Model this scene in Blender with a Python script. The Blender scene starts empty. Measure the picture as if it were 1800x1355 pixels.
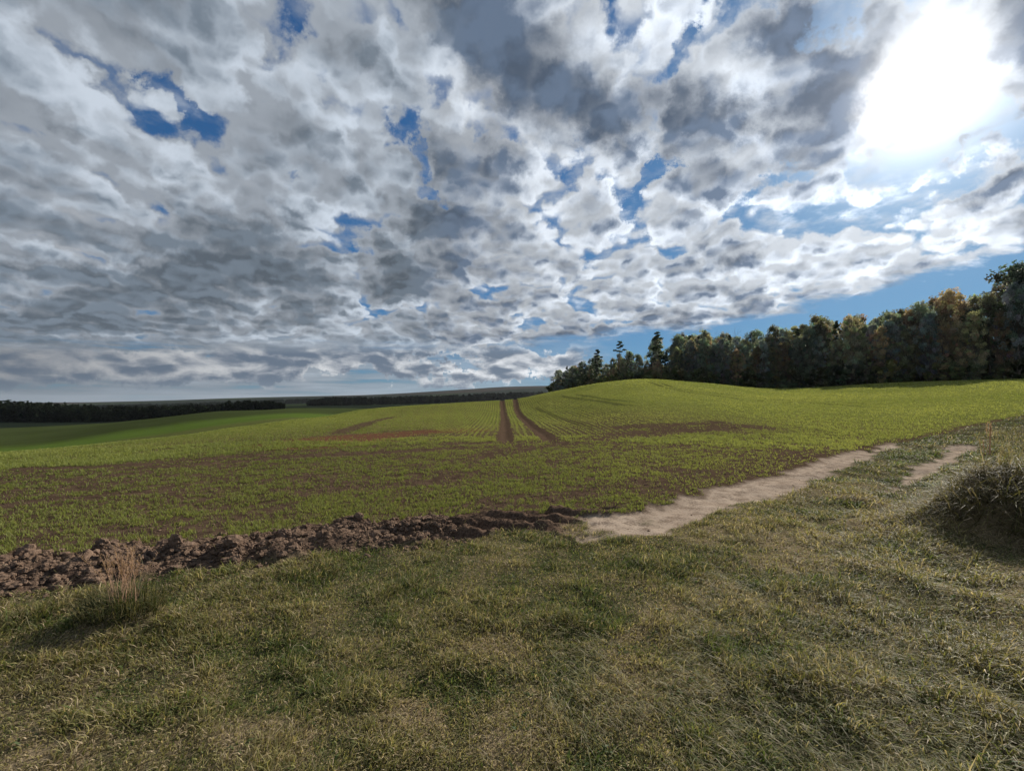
import bpy, math, random
import numpy as np
from mathutils import Vector

R = math.radians
rng = np.random.default_rng(7)
random.seed(7)
sc = bpy.context.scene
COL = sc.collection

# ------------------------------------------------------------------ camera
EYE = 1.6
F = 755.0            # focal length in photo pixels (photo 1800 x 1355)
HOR = 700.0          # pixel row of the horizon
PITCH = math.atan((HOR - 677.5) / F)
cam_d = bpy.data.cameras.new('camera')
cam = bpy.data.objects.new('camera', cam_d)
COL.objects.link(cam)
cam.location = (0, 0, EYE)
cam.rotation_euler = (math.pi / 2 + PITCH, 0, 0)
cam_d.sensor_fit = 'HORIZONTAL'
cam_d.sensor_width = 36
cam_d.lens = 36 * F / 1800
cam_d.clip_start = 0.05
cam_d.clip_end = 30000
sc.camera = cam
sc.render.resolution_x, sc.render.resolution_y = 1024, 770

def pdir(px, py):
    """world direction of a point of the photograph"""
    x = (px - 900) / F
    z = -(py - 677.5) / F
    c, s = math.cos(PITCH), math.sin(PITCH)
    v = Vector((x, c - z * s, s + z * c))
    return v.normalized()

SUN = pdir(1625, 150)
SUN_EL = math.asin(SUN.z)
SUN_AZ = math.atan2(SUN.x, SUN.y)      # clockwise from +Y

# ------------------------------------------------------------------ view
sc.view_settings.view_transform = 'Standard'
sc.view_settings.look = 'None'
sc.view_settings.gamma = 1.0
sc.view_settings.exposure = 0.35
sc.view_settings.use_curve_mapping = False
sc.render.engine = 'CYCLES'
sc.cycles.max_bounces = 6
sc.cycles.diffuse_bounces = 2
sc.cycles.glossy_bounces = 1
sc.cycles.transmission_bounces = 3
sc.cycles.transparent_max_bounces = 4
sc.cycles.volume_bounces = 0
sc.cycles.use_denoising = True
try:
    sc.cycles.denoiser = 'OPENIMAGEDENOISE'
    sc.cycles.denoising_input_passes = 'RGB_ALBEDO_NORMAL'
    sc.cycles.denoising_prefilter = 'ACCURATE'
except Exception:
    pass
sc.cycles.use_adaptive_sampling = True
sc.cycles.adaptive_threshold = .012
sc.cycles.adaptive_min_samples = 24

# ------------------------------------------------------------------ node helper
class NT:
    def __init__(s, tree):
        s.t = tree
    def n(s, typ, **kw):
        nd = s.t.nodes.new(typ)
        for k, v in kw.items():
            setattr(nd, k, v)
        return nd
    def link(s, a, b):
        s.t.links.new(a, b)
    def put(s, sock, v):
        if isinstance(v, S): s.t.links.new(v.o, sock)
        elif isinstance(v, bpy.types.NodeSocket): s.t.links.new(v, sock)
        else: sock.default_value = v
    def m(s, op, *a, clamp=False):
        nd = s.n('ShaderNodeMath', operation=op, use_clamp=clamp)
        for i, v in enumerate(a): s.put(nd.inputs[i], v)
        return S(s, nd.outputs[0])
    def v(s, op, *a):
        nd = s.n('ShaderNodeVectorMath', operation=op)
        for i, x in enumerate(a):
            if op == 'SCALE' and i == 1: s.put(nd.inputs['Scale'], x)
            else: s.put(nd.inputs[i], x)
        return S(s, nd.outputs['Value'] if op in ('DOT_PRODUCT', 'LENGTH', 'DISTANCE') else nd.outputs[0])
    def sep(s, v):
        nd = s.n('ShaderNodeSeparateXYZ'); s.put(nd.inputs[0], v)
        return [S(s, o) for o in nd.outputs]
    def comb(s, x, y, z=0.0):
        nd = s.n('ShaderNodeCombineXYZ')
        for i, q in enumerate((x, y, z)): s.put(nd.inputs[i], q)
        return S(s, nd.outputs[0])
    def noise(s, vec, scale, detail=4, rough=.5, lac=2.0, dist=0.0, dims='3D', color=False):
        nd = s.n('ShaderNodeTexNoise', noise_dimensions=dims)
        if dims == '2D': nd.normalize = True
        s.put(nd.inputs['Vector'], vec)
        for k, v in (('Scale', scale), ('Detail', detail), ('Roughness', rough), ('Lacunarity', lac), ('Distortion', dist)):
            s.put(nd.inputs[k], v)
        return S(s, nd.outputs[1 if color else 0])
    def n2(s, vec, scale, detail=4, rough=.5, color=False):
        return s.noise(vec, scale, detail, rough, dims='2D', color=color)
    def vor(s, vec, scale, smooth=.6, feature='SMOOTH_F1', rnd=1.0):
        nd = s.n('ShaderNodeTexVoronoi', feature=feature, voronoi_dimensions='2D')
        s.put(nd.inputs['Vector'], vec); nd.inputs['Scale'].default_value = scale
        if feature == 'SMOOTH_F1': nd.inputs['Smoothness'].default_value = smooth
        nd.inputs['Randomness'].default_value = rnd
        return S(s, nd.outputs['Distance'])
    def ss(s, x, a, b):
        nd = s.n('ShaderNodeMapRange', interpolation_type='SMOOTHSTEP')
        for i, q in enumerate((x, a, b, 0.0, 1.0)): s.put(nd.inputs[i], q)
        return S(s, nd.outputs[0])
    def mr(s, x, a, b, c, d, clamp=True):
        nd = s.n('ShaderNodeMapRange', clamp=clamp)
        for i, q in enumerate((x, a, b, c, d)): s.put(nd.inputs[i], q)
        return S(s, nd.outputs[0])
    def mix(s, f, a, b):
        nd = s.n('ShaderNodeMix', data_type='RGBA')
        s.put(nd.inputs[0], f)
        for i, q in ((6, a), (7, b)):
            if isinstance(q, tuple) and len(q) == 3: q = q + (1,)
            s.put(nd.inputs[i], q)
        return S(s, nd.outputs[2])
    def attr(s, name, out=2):
        nd = s.n('ShaderNodeAttribute', attribute_name=name)
        return S(s, nd.outputs[out])

class S:
    def __init__(s, nt, o): s.nt, s.o = nt, o
    def __add__(a, b): return a.nt.m('ADD', a, b)
    __radd__ = __add__
    def __sub__(a, b): return a.nt.m('SUBTRACT', a, b)
    def __rsub__(a, b): return a.nt.m('SUBTRACT', b, a)
    def __mul__(a, b): return a.nt.m('MULTIPLY', a, b)
    __rmul__ = __mul__
    def __truediv__(a, b): return a.nt.m('DIVIDE', a, b)
    def __pow__(a, b): return a.nt.m('POWER', a, b)

# ------------------------------------------------------------------ sky
SKY_STRENGTH = 0.10
def build_world():
    w = bpy.data.worlds.new('World')
    sc.world = w
    w.use_nodes = True
    t = w.node_tree
    t.nodes.clear()
    T = NT(t)
    sky = T.n('ShaderNodeTexSky', sky_type='NISHITA')
    sky.sun_disc = False
    sky.sun_elevation = SUN_EL
    sky.sun_rotation = SUN_AZ
    sky.altitude = 400
    sky.air_density = 1.0
    sky.dust_density = 0.6
    sky.ozone_density = 2.0
    d = T.v('NORMALIZE', T.n('ShaderNodeTexCoord').outputs['Generated'])
    dx, dy, dz = T.sep(d)
    # a cloud deck seen in perspective: the plane that the view direction meets
    zc = T.m('MAXIMUM', dz, 0.0) + 0.125
    P = T.comb(dx / zc, dy / zc)
    px_, py_, _ = T.sep(P)
    # tangent plane of the northern sky, for the big shapes of this sky
    yc = T.m('MAXIMUM', dy, 0.05)
    tx, tz = dx / yc, dz / yc
    front = T.ss(dy, 0.0, 0.2)
    wob = T.n2(T.comb(tx, tz), 7.0, 6, .68, color=True)
    wv = T.v('SCALE', T.v('SUBTRACT', wob, (.5, .5, .5)), 0.20)
    tw = T.v('ADD', T.comb(tx, tz), wv)

    def blob(x, y, rx, ry, ang=0.0, amp=1.0, wide=False):
        # ang: counter clockwise degrees, in the tangent plane
        if amp > 0 and ry < 80 and wide: rx, ry = rx * 1.3, ry * 1.3
        c = T.v('SUBTRACT', tw, ((x - 900) / F, (HOR - y) / F, 0))
        if ang:
            a = R(ang)
            ux = T.v('DOT_PRODUCT', c, (math.cos(a) * F / rx, math.sin(a) * F / rx, 0))
            uy = T.v('DOT_PRODUCT', c, (-math.sin(a) * F / ry, math.cos(a) * F / ry, 0))
            q = T.m('MULTIPLY_ADD', uy, uy, ux * ux)
        else:
            c = T.v('MULTIPLY', c, (F / rx, F / ry, 0))
            q = T.v('DOT_PRODUCT', c, c)
        return T.m('MULTIPLY', T.m('EXPONENT', q * -1.0), amp)
    def total(lst, wide=False):
        s = None
        for b in lst:
            g = blob(*b, wide=wide)
            s = g if s is None else s + g
        return s * front

    gaps = total([(250, 88, 30, 18, -40, .8), (325, 185, 50, 22, -50, 1.2), (650, 90, 60, 70, 0, -.7), (560, 250, 80, 60, 0, -.3), (840, 330, 60, 50, 0, -.3), (30, 300, 120, 60, 0, -.4), (500, 20, 22, 46, 20, .55), (560, 98, 34, 28, -40, .6),
                  (722, 240, 26, 56, 12, 1.3), (770, 345, 22, 36, 25, 1.2), (506, 305, 26, 14, 0, .9), (290, 130, 22, 30, 0, .7),
                  (1490, 15, 80, 46, 15, 1.5), (1160, 305, 12, 70, -42, 1.1), (1215, 40, 12, 60, -25, .8), (1025, 320, 24, 20, 0, .8),
                  (1025, 250, 14, 24, 0, .7), (1372, 308, 54, 20, 15, 1.1), (1640, 262, 170, 34, 22, 1.7), (1760, 195, 90, 26, 20, 1.2),
                  (1560, 292, 80, 20, 8, .8), (1700, 315, 50, 24, -20, .9), (1798, 245, 40, 24, 20, 1.0), (1598, 362, 40, 26, 0, .7),
                  (855, 230, 30, 26, 0, .5), (790, 15, 20, 20, 0, .7), (1500, 140, 34, 18, 0, .5), (930, 395, 24, 16, 0, .5),
                  (1110, 378, 20, 14, 40, .7), (850, 310, 20, 30, 0, .4)], wide=True)
    thick = total([(140, 525, 330, 62, 6, 1.0), (60, 580, 190, 34, 0, .5), (450, 402, 80, 36, -10, .9), (480, 470, 320, 40, 4, .5),
                   (300, 500, 200, 50, 0, .35), (970, 110, 130, 110, 30, 1.0), (1165, 175, 130, 84, 10, 1.0),
                   (1315, 190, 52, 40, 0, .9), (1440, 165, 60, 44, 0, .6), (1385, 25, 95, 60, 0, .9), (1785, 320, 90, 40, 20, 1.0),
                   (880, 95, 70, 120, 0, .4), (40, 270, 90, 60, 0, .5), (1330, 385, 130, 40, 10, .5), (780, 400, 60, 40, 0, .5),
                   (640, 520, 120, 24, 4, .4), (1290, 440, 90, 24, 12, .4), (600, 300, 60, 40, 0, .3), (1050, 190, 50, 50, 0, .6), (700, 95, 60, 60, 0, .3)])
    light = total([(110, 110, 170, 150, -40, .8), (190, 240, 130, 60, -30, .8), (250, 315, 40, 20, 0, .9), (430, 90, 60, 150, -30, .6),
                   (600, 240, 90, 120, 0, .5), (1060, 60, 60, 120, -15, .5), (1000, 360, 160, 100, 0, .3), (90, 440, 140, 24, 8, .5),
                   (60, 515, 90, 16, 8, .7), (1450, 420, 300, 60, 10, .6), (1280, 110, 60, 100, -30, .5), (1640, 320, 200, 100, 20, .5),
                   (800, 200, 60, 120, 20, .5), (520, 470, 60, 14, 0, .4)])

    # the deck: billowing cells drawn out along the wind; thick in the middle of a cell, thin and bright between cells
    iso = T.noise(d, 13.0, 5, .62, color=True)
    isov = T.v('SUBTRACT', iso, (.5, .5, .5))
    rag = T.sep(isov)[1]
    zs = T.m('MAXIMUM', dz, 0.0) + .34
    P2 = T.v('ADD', T.comb(dx / zs, dy / zs), T.v('SCALE', isov, .10))
    Pw = T.v('ADD', P, T.v('MULTIPLY', isov, T.comb((zc ** -1.0) * .15, (zc ** -1.0) * .15)))
    def deck(off, fine=True):
        q = T.v('MULTIPLY', T.v('ADD', Pw, off), (1.05, 0.86, 1.0))
        wr = T.v('SCALE', T.v('SUBTRACT', T.n2(q, 2.2, 2, .5, color=True), (.5, .5, .5)), .26)
        qq = T.v('ADD', q, wr)
        a = T.n2(qq, 1.7, 5, .58)
        b = T.vor(qq, 4.0, .38)
        c = T.vor(T.v('ADD', P2, off), 19.0, .40)
        return (a - .5) * 1.1 + (0.45 - b) * .90 + (.42 - c) * .48
    ls = Vector((SUN.x, SUN.y, 0)).normalized() * 0.11
    d0 = deck((0, 0, 0))
    d1 = deck((ls.x, ls.y, 0))
    # the deck ends along a line over the wood (tz as a function of tx)
    e = T.m('MAXIMUM', tx + 0.17, 0.0)
    edge = e * e * .105 + e * .03 + .118
    left = T.ss(tx, -.28, -.08)
    ed = (T.n2(T.comb(tx * 2.2, tz * 9.0), 2.6, 6, .62) - .5) * .085
    above = tz - edge + ed
    cover = T.ss(above, -.014, .014)
    cover = T.m('ADD', cover, (1.0 - left), clamp=True)
    # low down the cells crowd together
    dens = d0 + .385 + (1.0 - left) * .07 - gaps * .40 + (T.n2(T.v('MULTIPLY', Pw, (2.6, .42, 1.0)), 1.0, 3, .5) - .5) * .35 + thick * .14 + rag * (.5 + gaps * .9)
    alpha = T.ss(dens, -.10, .24)
    alpha = T.m('MAXIMUM', alpha, T.ss(T.n2(P, 7.0, 5, .6), .38, .75) * .55)
    roll = T.n2(T.v('MULTIPLY', Pw, (2.6, .42, 1.0)), 1.0, 3, .5) - .5
    body = T.ss(d0 + rag * .07 + roll * .55 + thick * .40 - light * .34, -.30, .50)
    rim = T.ss(d0 - d1, -.26, .34)
    # glow round the sun
    cs = T.v('DOT_PRODUCT', d, tuple(SUN))
    ang = T.m('ARCCOSINE', T.m('MINIMUM', cs, .99999))
    g1 = T.m('EXPONENT', ang * ang * -70.0)
    g2 = T.m('EXPONENT', ang * -2.6)
    g3 = T.m('EXPONENT', ang * ang * -2.2)
    # cloud radiance: thin is bright, thick is grey, the sun side is brighter
    lit = g2 * .34 + g3 * .42 + .48
    hi = lit * T.mr(rim, 0, 1, .72, 1.36)
    lo = (g2 * .10 + .125) * T.mr(tx, -1.1, 0.0, 1.45, 1.0) * T.mr(rim, 0, 1, .78, 1.3)
    hi_c = T.v('SCALE', T.mix(left, (.84, .94, 1.07), (.89, .96, 1.05)), hi)
    lo_c = T.v('SCALE', T.mix(left, (.78, .97, 1.20), (.70, .96, 1.40)), lo)
    cc = T.mix(body, hi_c, lo_c)
    # the blown patch where the sun burns through
    sunpatch = T.ss(total([(1615, 145, 105, 58, 22, 1.0), (1690, 105, 60, 32, 10, .4), (1545, 190, 50, 30, 0, .35)]) + rag * .9 - d0 * .5, .12, 1.35)
    cc = T.mix(sunpatch * .9, cc, (1.5, 1.42, 1.36))
    veil = g1 * .30
    # ---- lower cumulus, in bands just above the horizon
    az = T.m('ARCTAN2', dx, dy)
    el = T.m('ARCSINE', dz)
    q = T.comb(az * 1.0, el * 2.6)
    qw = T.v('ADD', q, T.v('SCALE', T.v('SUBTRACT', T.n2(q, 9, 3, .5, color=True), (.5, .5, .5)), .06))
    def cum(off):
        v = T.v('ADD', qw, off)
        return (T.n2(v, 7.0, 6, .58) - .5) * 1.3 + (.5 - T.vor(v, 17.0, .5)) * .42
    c0, c1 = cum((0, 0, 0)), cum((.004, .022, 0))
    low = total([(480, 612, 62, 26, 0, .8), (590, 612, 70, 30, 0, .75), (690, 622, 90, 26, 14, .8), (545, 645, 75, 16, 0, .9),
                 (120, 650, 190, 20, 0, .7), (400, 650, 110, 22, 0, .55), (900, 640, 60, 20, 0, .8), (990, 625, 50, 28, 0, .9),
                 (820, 620, 120, 9, 0, .55), (870, 662, 110, 9, 0, .5), (60, 615, 120, 24, 0, .5), (800, 655, 90, 8, 0, .4), (300, 620, 160, 18, 0, .4)])
    hband = T.ss(tz, .135, .10) * (1.0 - T.ss(tx, .12, .26))
    cumd = c0 * .95 + low * 1.25 - .30
    ca = T.ss(cumd, -.08, .22) * hband
    cb = T.ss(c0 + low * .35 - .10 + (c1 - c0) * 1.8, -.40, .42)
    edge_l = T.mr(tx, -1.2, .1, .34, .92)
    base_l = T.mr(tx, -1.2, .1, .145, .20)
    cuc = T.mix(cb, T.v('SCALE', (.93, .96, 1.0), edge_l), T.v('SCALE', (.74, .98, 1.34), base_l))
    # pale thin layers behind the cumulus
    st = T.n2(T.comb(az * 1.6, el * 22.0), 3.2, 6, .6)
    sta = T.ss(st, .26, .50) * T.ss(tz, .20, .12) * T.mr(tx, -.5, .30, 1.0, .0)
    stc = T.v('SCALE', (.84, .97, 1.12), T.mr(tx, -1.2, .2, .23, .46) * T.mr(st, .35, .7, .75, 1.25))
    # ---- sky behind
    nis = T.v('SCALE', sky.outputs[0], SKY_STRENGTH)
    base = T.v('MULTIPLY', T.v('DIVIDE', nis, T.v('ADD', T.v('SCALE', nis, 1.3), (1, 1, 1))), (.34, .74, 1.20))
    base = T.v('ADD', base, T.v('SCALE', (1.0, .97, .93), g1 * .9 + T.m('EXPONENT', ang * -9.0) * .20))
    out = T.mix(sta, base, stc)
    low_sel = (1.0 - left)
    deck_a = alpha * cover * (1.0 - low_sel * T.ss(tz, .155, .10)) * T.ss(dz, .0, .10)
    out = T.mix(deck_a, out, cc)
    out = T.mix(ca, out, cuc)
    # haze at the horizon and the ground below it
    out = T.mix(T.ss(dz, .05, -.0) * .55, out, T.v('SCALE', (.66, .88, 1.12), T.mr(tx, -1.2, .8, .24, .50)))
    out = T.v('ADD', out, T.v('SCALE', (1.0, .95, .88), T.m('EXPONENT', ang * ang * -330.0) * 1.5 + T.m('EXPONENT', ang * -8.0) * .16))
    bg = T.n('ShaderNodeBackground')
    T.put(bg.inputs[0], out)
    bg.inputs[1].default_value = 0.80
    wo = T.n('ShaderNodeOutputWorld')
    T.link(bg.outputs[0], wo.inputs[0])
    w.cycles.sampling_method = 'MANUAL'
    w.cycles.sample_map_resolution = 512
build_world()

sun_d = bpy.data.lights.new('sun', 'SUN')
sun_d.energy = 4.8
sun_d.angle = R(0.6)
sun_d.color = (1.0, .93, .82)
sun = bpy.data.objects.new('sun', sun_d)
COL.objects.link(sun)
sun.rotation_euler = SUN.to_track_quat('Z', 'Y').to_euler()

# ------------------------------------------------------------------ numeric helpers
def vnoise(x, y, seed=0):
    xi, yi = np.floor(x).astype(np.int64), np.floor(y).astype(np.int64)
    fx, fy = x - xi, y - yi
    fx, fy = fx * fx * (3 - 2 * fx), fy * fy * (3 - 2 * fy)
    def h(a, b):
        n = (a * 374761393 + b * 668265263 + seed * 1442695041) & 0x7fffffff
        n = ((n ^ (n >> 13)) * 1274126177) & 0x7fffffff
        n = (n ^ (n >> 16)) & 0xffff
        return n / 65535.0
    return (h(xi, yi) * (1 - fx) + h(xi + 1, yi) * fx) * (1 - fy) + (h(xi, yi + 1) * (1 - fx) + h(xi + 1, yi + 1) * fx) * fy
def fbm(x, y, s, o=4, seed=0, g=.5):
    """s: size in metres of the largest lumps; mean 0, about -.5 .. .5"""
    x, y = np.asarray(x, float) / s, np.asarray(y, float) / s
    t = np.zeros_like(x); a = 1.0; n = 0
    for k in range(o):
        t += a * (vnoise(x * 2 ** k + 17.3 * k, y * 2 ** k - 9.1 * k, seed + k) - .5)
        n += a; a *= g
    return t / n * 1.4
def sstep(x, a, b):
    t = np.clip((x - a) / (b - a), 0, 1)
    return t * t * (3 - 2 * t)
def bump(x, c, w): return np.exp(-((x - c) / w) ** 2)

# ------------------------------------------------------------------ the lie of the land
# columns of the photograph: (depth in metres, pixel row) of the ground, or ('h', metre) heights
COLS = {
    -500: [(2, 'h', 0), (10, 'h', -.4), (20, 'h', -1.6), (40, 'h', -5), (100, 'h', -12), (200, 'h', -16), (300, 'h', -16), (500, 'h', -14), (1500, 'h', -20), (4000, 'h', -40), (9000, 'h', -60)],
    0: [(2, 'h', 0), (8, 'h', -.1), (14, 'h', -.4), (20, 797), (30, 'h', -2.6), (45, 'h', -5.0), (100, 806), (150, 786), (220, 765), (300, 746), (500, 'h', -12), (1500, 720), (4000, 708), (9000, 'h', -110)],
    250: [(2, 'h', 0), (10, 'h', -.1), (18, 'h', -.45), (27, 774), (40, 'h', -3.2), (60, 'h', -5.6), (120, 773), (180, 752), (260, 738), (330, 740), (500, 'h', -20), (1500, 716), (3500, 705), (9000, 'h', -110)],
    400: [(2, 'h', 0), (14, 'h', -.15), (25, 'h', -.6), (37, 754), (50, 'h', -2.9), (80, 'h', -5.6), (130, 752), (200, 733), (270, 722.5), (330, 'h', -10), (500, 'h', -20), (1500, 712), (3500, 700), (9000, 'h', -110)],
    520: [(2, 'h', 0), (16, 'h', -.1), (30, 'h', -.6), (45, 738), (60, 'h', -2.4), (110, 'h', -5.4), (170, 731), (260, 722), (400, 716.5), (600, 714), (1500, 708), (3500, 697), (9000, 'h', -110)],
    640: [(2, 'h', 0), (16, 'h', -.1), (30, 'h', -.5), (45, 'h', -.5), (58, 721), (75, 'h', -.8), (120, 'h', -5), (200, 'h', -8), (330, 720), (600, 714), (1500, 705), (3500, 694.5), (9000, 'h', -110)],
    800: [(2, 'h', 0), (18, 'h', -.07), (32, 'h', -.35), (48, 'h', -.1), (58, 'h', .5), (66, 709), (80, 'h', .2), (140, 'h', -5), (250, 'h', -10), (600, 712), (1500, 700), (3500, 686.5), (9000, 'h', -110)],
    900: [(2, 'h', 0), (18, 'h', -.07), (30, 'h', -.3), (42, 'h', -.3), (56, 'h', .15), (68, 702.5), (80, 'h', 1.1), (150, 'h', -3), (300, 'h', -8), (600, 708), (1500, 696), (3500, 681), (9000, 'h', -110)],
    975: [(2, 'h', 0), (18, 'h', -.05), (28, 'h', -.1), (42, 'h', .3), (56, 'h', 1.2), (72, 688.5), (95, 'h', 2.3), (140, 'h', 1.5), (300, 'h', -4), (600, 'h', -6), (1500, 692), (3500, 680), (9000, 'h', -110)],
    1060: [(2, 'h', 0), (18, 'h', 0), (28, 'h', .35), (42, 'h', 1.5), (56, 'h', 2.9), (72, 673.5), (95, 'h', 3.9), (140, 'h', 2.8), (300, 'h', 2), (1500, 'h', 10), (3500, 'h', 60), (9000, 'h', -110)],
    1130: [(2, 'h', 0), (18, 'h', 0), (28, 'h', .6), (42, 'h', 2.1), (58, 'h', 3.9), (74, 668), (95, 'h', 4.4), (140, 'h', 4.5), (300, 'h', 4), (1500, 'h', 10), (9000, 'h', -60)],
    1240: [(2, 'h', 0), (18, 'h', 0), (28, 'h', .6), (42, 'h', 1.8), (58, 'h', 3.3), (76, 674.5), (95, 'h', 4.3), (140, 'h', 5), (300, 'h', 5), (1500, 'h', 10), (9000, 'h', -60)],
    1370: [(2, 'h', 0), (16, 'h', 0), (28, 'h', .5), (42, 'h', 1.4), (60, 'h', 2.4), (84, 683), (110, 'h', 3.8), (200, 'h', 4.5), (1500, 'h', 10), (9000, 'h', -60)],
    1600: [(2, 'h', 0), (14, 'h', -.05), (24, 'h', .4), (40, 'h', 1.7), (60, 'h', 3.1), (78, 671), (100, 'h', 5.2), (200, 'h', 6), (1500, 'h', 10), (9000, 'h', -60)],
    1800: [(2, 'h', 0), (12, 'h', .05), (22, 'h', .8), (40, 'h', 2.6), (55, 'h', 3.9), (70, 665.5), (100, 'h', 6.0), (200, 'h', 7), (1500, 'h', 10), (9000, 'h', -60)],
    2300: [(2, 'h', 0), (10, 'h', .1), (20, 'h', .9), (40, 'h', 2.9), (60, 'h', 5), (100, 'h', 6), (1500, 'h', 10), (9000, 'h', -60)],
}
def pchip(xs, ys, q):
    xs, ys = np.array(xs, float), np.array(ys, float)
    h = np.diff(xs); dl = np.diff(ys) / h
    m = np.zeros_like(xs)
    for i in range(1, len(xs) - 1):
        if dl[i - 1] * dl[i] > 0:
            w1, w2 = 2 * h[i] + h[i - 1], h[i] + 2 * h[i - 1]
            m[i] = (w1 + w2) / (w1 / dl[i - 1] + w2 / dl[i])
    m[-1] = dl[-1]
    q = np.clip(q, xs[0], xs[-1])
    i = np.clip(np.searchsorted(xs, q) - 1, 0, len(xs) - 2)
    t = (q - xs[i]) / h[i]
    return ((2 * t ** 3 - 3 * t ** 2 + 1) * ys[i] + (t ** 3 - 2 * t ** 2 + t) * h[i] * m[i]
            + (-2 * t ** 3 + 3 * t ** 2) * ys[i + 1] + (t ** 3 - t ** 2) * h[i] * m[i + 1])
LR0, LR1, NR = math.log(1.5), math.log(14000), 700
GLR = np.linspace(LR0, LR1, NR)
colpx = sorted(COLS)
colth = np.array([math.atan((p - 900) / F) for p in colpx])
prof = []
for p, th in zip(colpx, colth):
    xs, ys = [], []
    for e in COLS[p]:
        Y = e[0]
        if e[1] == 'h': h = e[2]
        else:
            dd = pdir(p, e[1]); h = EYE + dd.z / dd.y * Y
        xs.append(math.log(Y / math.cos(th))); ys.append(h)
    prof.append(pchip(xs, ys, GLR))
prof = np.array(prof)
TH0, TH1, NTH = -1.1, 1.1, 500
GTH = np.linspace(TH0, TH1, NTH)
G = np.array([pchip(colth, prof[:, j], GTH) for j in range(NR)]).T        # (theta, log r)
k = np.exp(-np.linspace(-2, 2, 9) ** 2); k /= k.sum()
G = np.apply_along_axis(lambda v: np.convolve(np.pad(v, 4, 'edge'), k, 'valid'), 0, G)
def h_big(x, y):
    r = np.hypot(x, y); th = np.abs(np.arctan2(x, y)) * np.sign(x)
    a = np.clip((th - TH0) / (TH1 - TH0) * (NTH - 1), 0, NTH - 1.001)
    b = np.clip((np.log(np.maximum(r, 1.5)) - LR0) / (LR1 - LR0) * (NR - 1), 0, NR - 1.001)
    i, j = a.astype(int), b.astype(int); u, v = a - i, b - j
    return (G[i, j] * (1 - u) * (1 - v) + G[i + 1, j] * u * (1 - v) + G[i, j + 1] * (1 - u) * v + G[i + 1, j + 1] * u * v)

def hit(px, py, rmax=400):
    """where the line of sight through a pixel of the photograph meets the land"""
    dd = pdir(px, py)
    t = np.exp(np.linspace(math.log(1.6), math.log(rmax), 2500))
    z = EYE + dd.z * t - h_big(dd.x * t, dd.y * t)
    w = np.where(z < 0)[0]
    i = w[0] if len(w) else len(t) - 1
    return float(dd.x * t[i]), float(dd.y * t[i])

def pl_dist(x, y, pts):
    """distance to a polyline, signed (+ on its left), the fraction along it"""
    best = np.full(x.shape, 1e9); sg = np.ones(x.shape); al = np.zeros(x.shape)
    L = [0]
    for a, b in zip(pts[:-1], pts[1:]): L.append(L[-1] + math.hypot(b[0] - a[0], b[1] - a[1]))
    for n, (a, b) in enumerate(zip(pts[:-1], pts[1:])):
        vx, vy = b[0] - a[0], b[1] - a[1]; ll = vx * vx + vy * vy
        t = np.clip(((x - a[0]) * vx + (y - a[1]) * vy) / ll, 0, 1)
        ex, ey = x - a[0] - t * vx, y - a[1] - t * vy
        q = np.hypot(ex, ey)
        m = q < best
        best = np.where(m, q, best)
        sg = np.where(m, np.sign(vx * ey - vy * ex + 1e-12), sg)
        al = np.where(m, (L[n] + t * math.sqrt(ll)) / L[-1], al)
    return best, sg, al
def line(*pp): return [hit(*p) for p in pp]

LUG_C = hit(925, 919)
CLOD = line((-420, 1075), (0, 1012), (200, 994), (400, 968), (600, 946), (800, 926), (980, 912))
RUT1 = line((985, 934), (1100, 920), (1200, 897), (1300, 868), (1420, 831), (1500, 803), (1575, 779))
RUT2 = line((1500, 893), (1560, 868), (1610, 836), (1650, 812), (1700, 786))
RUT0 = line((990, 925), (1100, 915), (1200, 890), (1300, 862), (1420, 828), (1500, 800), (1575, 778), (1700, 752), (1900, 720))
WORN = line((1530, 885), (1470, 960), (1370, 1040), (1180, 1130), (1000, 1230), (900, 1340))
BARE_SPOTS = [(hit(750, 1240), .09), (hit(1105, 1112), .10), (hit(900, 1130), .06), (hit(480, 1305), .10), (hit(60, 1330), .12), (hit(1270, 1060), .08)]
JOIN = line((935, 919), (990, 922), (1040, 924), (1090, 920))
VERGE = CLOD[:-1] + RUT0[1:]
TR1 = line((889, 775), (889, 768), (888, 740), (885, 722), (874, 704))
TR2 = line((970, 775), (962, 768), (925, 740), (909, 722), (893, 703))
SOILS = [  # (polyline, half width in metres, strength)
    (line((1000, 777), (1090, 766), (1200, 756), (1290, 750), (1390, 752)), .75, .88),
    (line((1065, 753), (1160, 748), (1290, 742)), .45, .9),
    (line((560, 778), (640, 768), (700, 762), (790, 757)), 2.0, .88),
    (line((580, 765), (620, 752), (660, 740), (700, 731)), .42, .9),
    (line((0, 826), (180, 822), (360, 808), (515, 796)), .20, .95),
    (line((150, 832), (330, 818), (480, 806), (700, 795), (840, 786)), .26, .95),
    (line((760, 782), (900, 777), (1010, 776)), .35, .8),
    (line((800, 812), (900, 792), (1010, 778)), .35, .75),
    (line((930, 806), (1100, 790), (1300, 772)), .22, .5),
    (line((0, 888), (200, 870), (330, 862)), .13, .8),
    (line((500, 870), (640, 856), (830, 846)), .18, .8),
    (line((830, 885), (960, 872), (1100, 850)), .28, .6),
    (line((1080, 872), (1180, 852), (1300, 828), (1400, 805), (1480, 790)), .45, .65),
    (line((1180, 840), (1330, 812), (1440, 790)), .3, .5),
    (line((700, 906), (820, 893), (960, 884)), .2, .6),
    (line((0, 955), (300, 925), (560, 905)), .10, .5),
]
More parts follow.
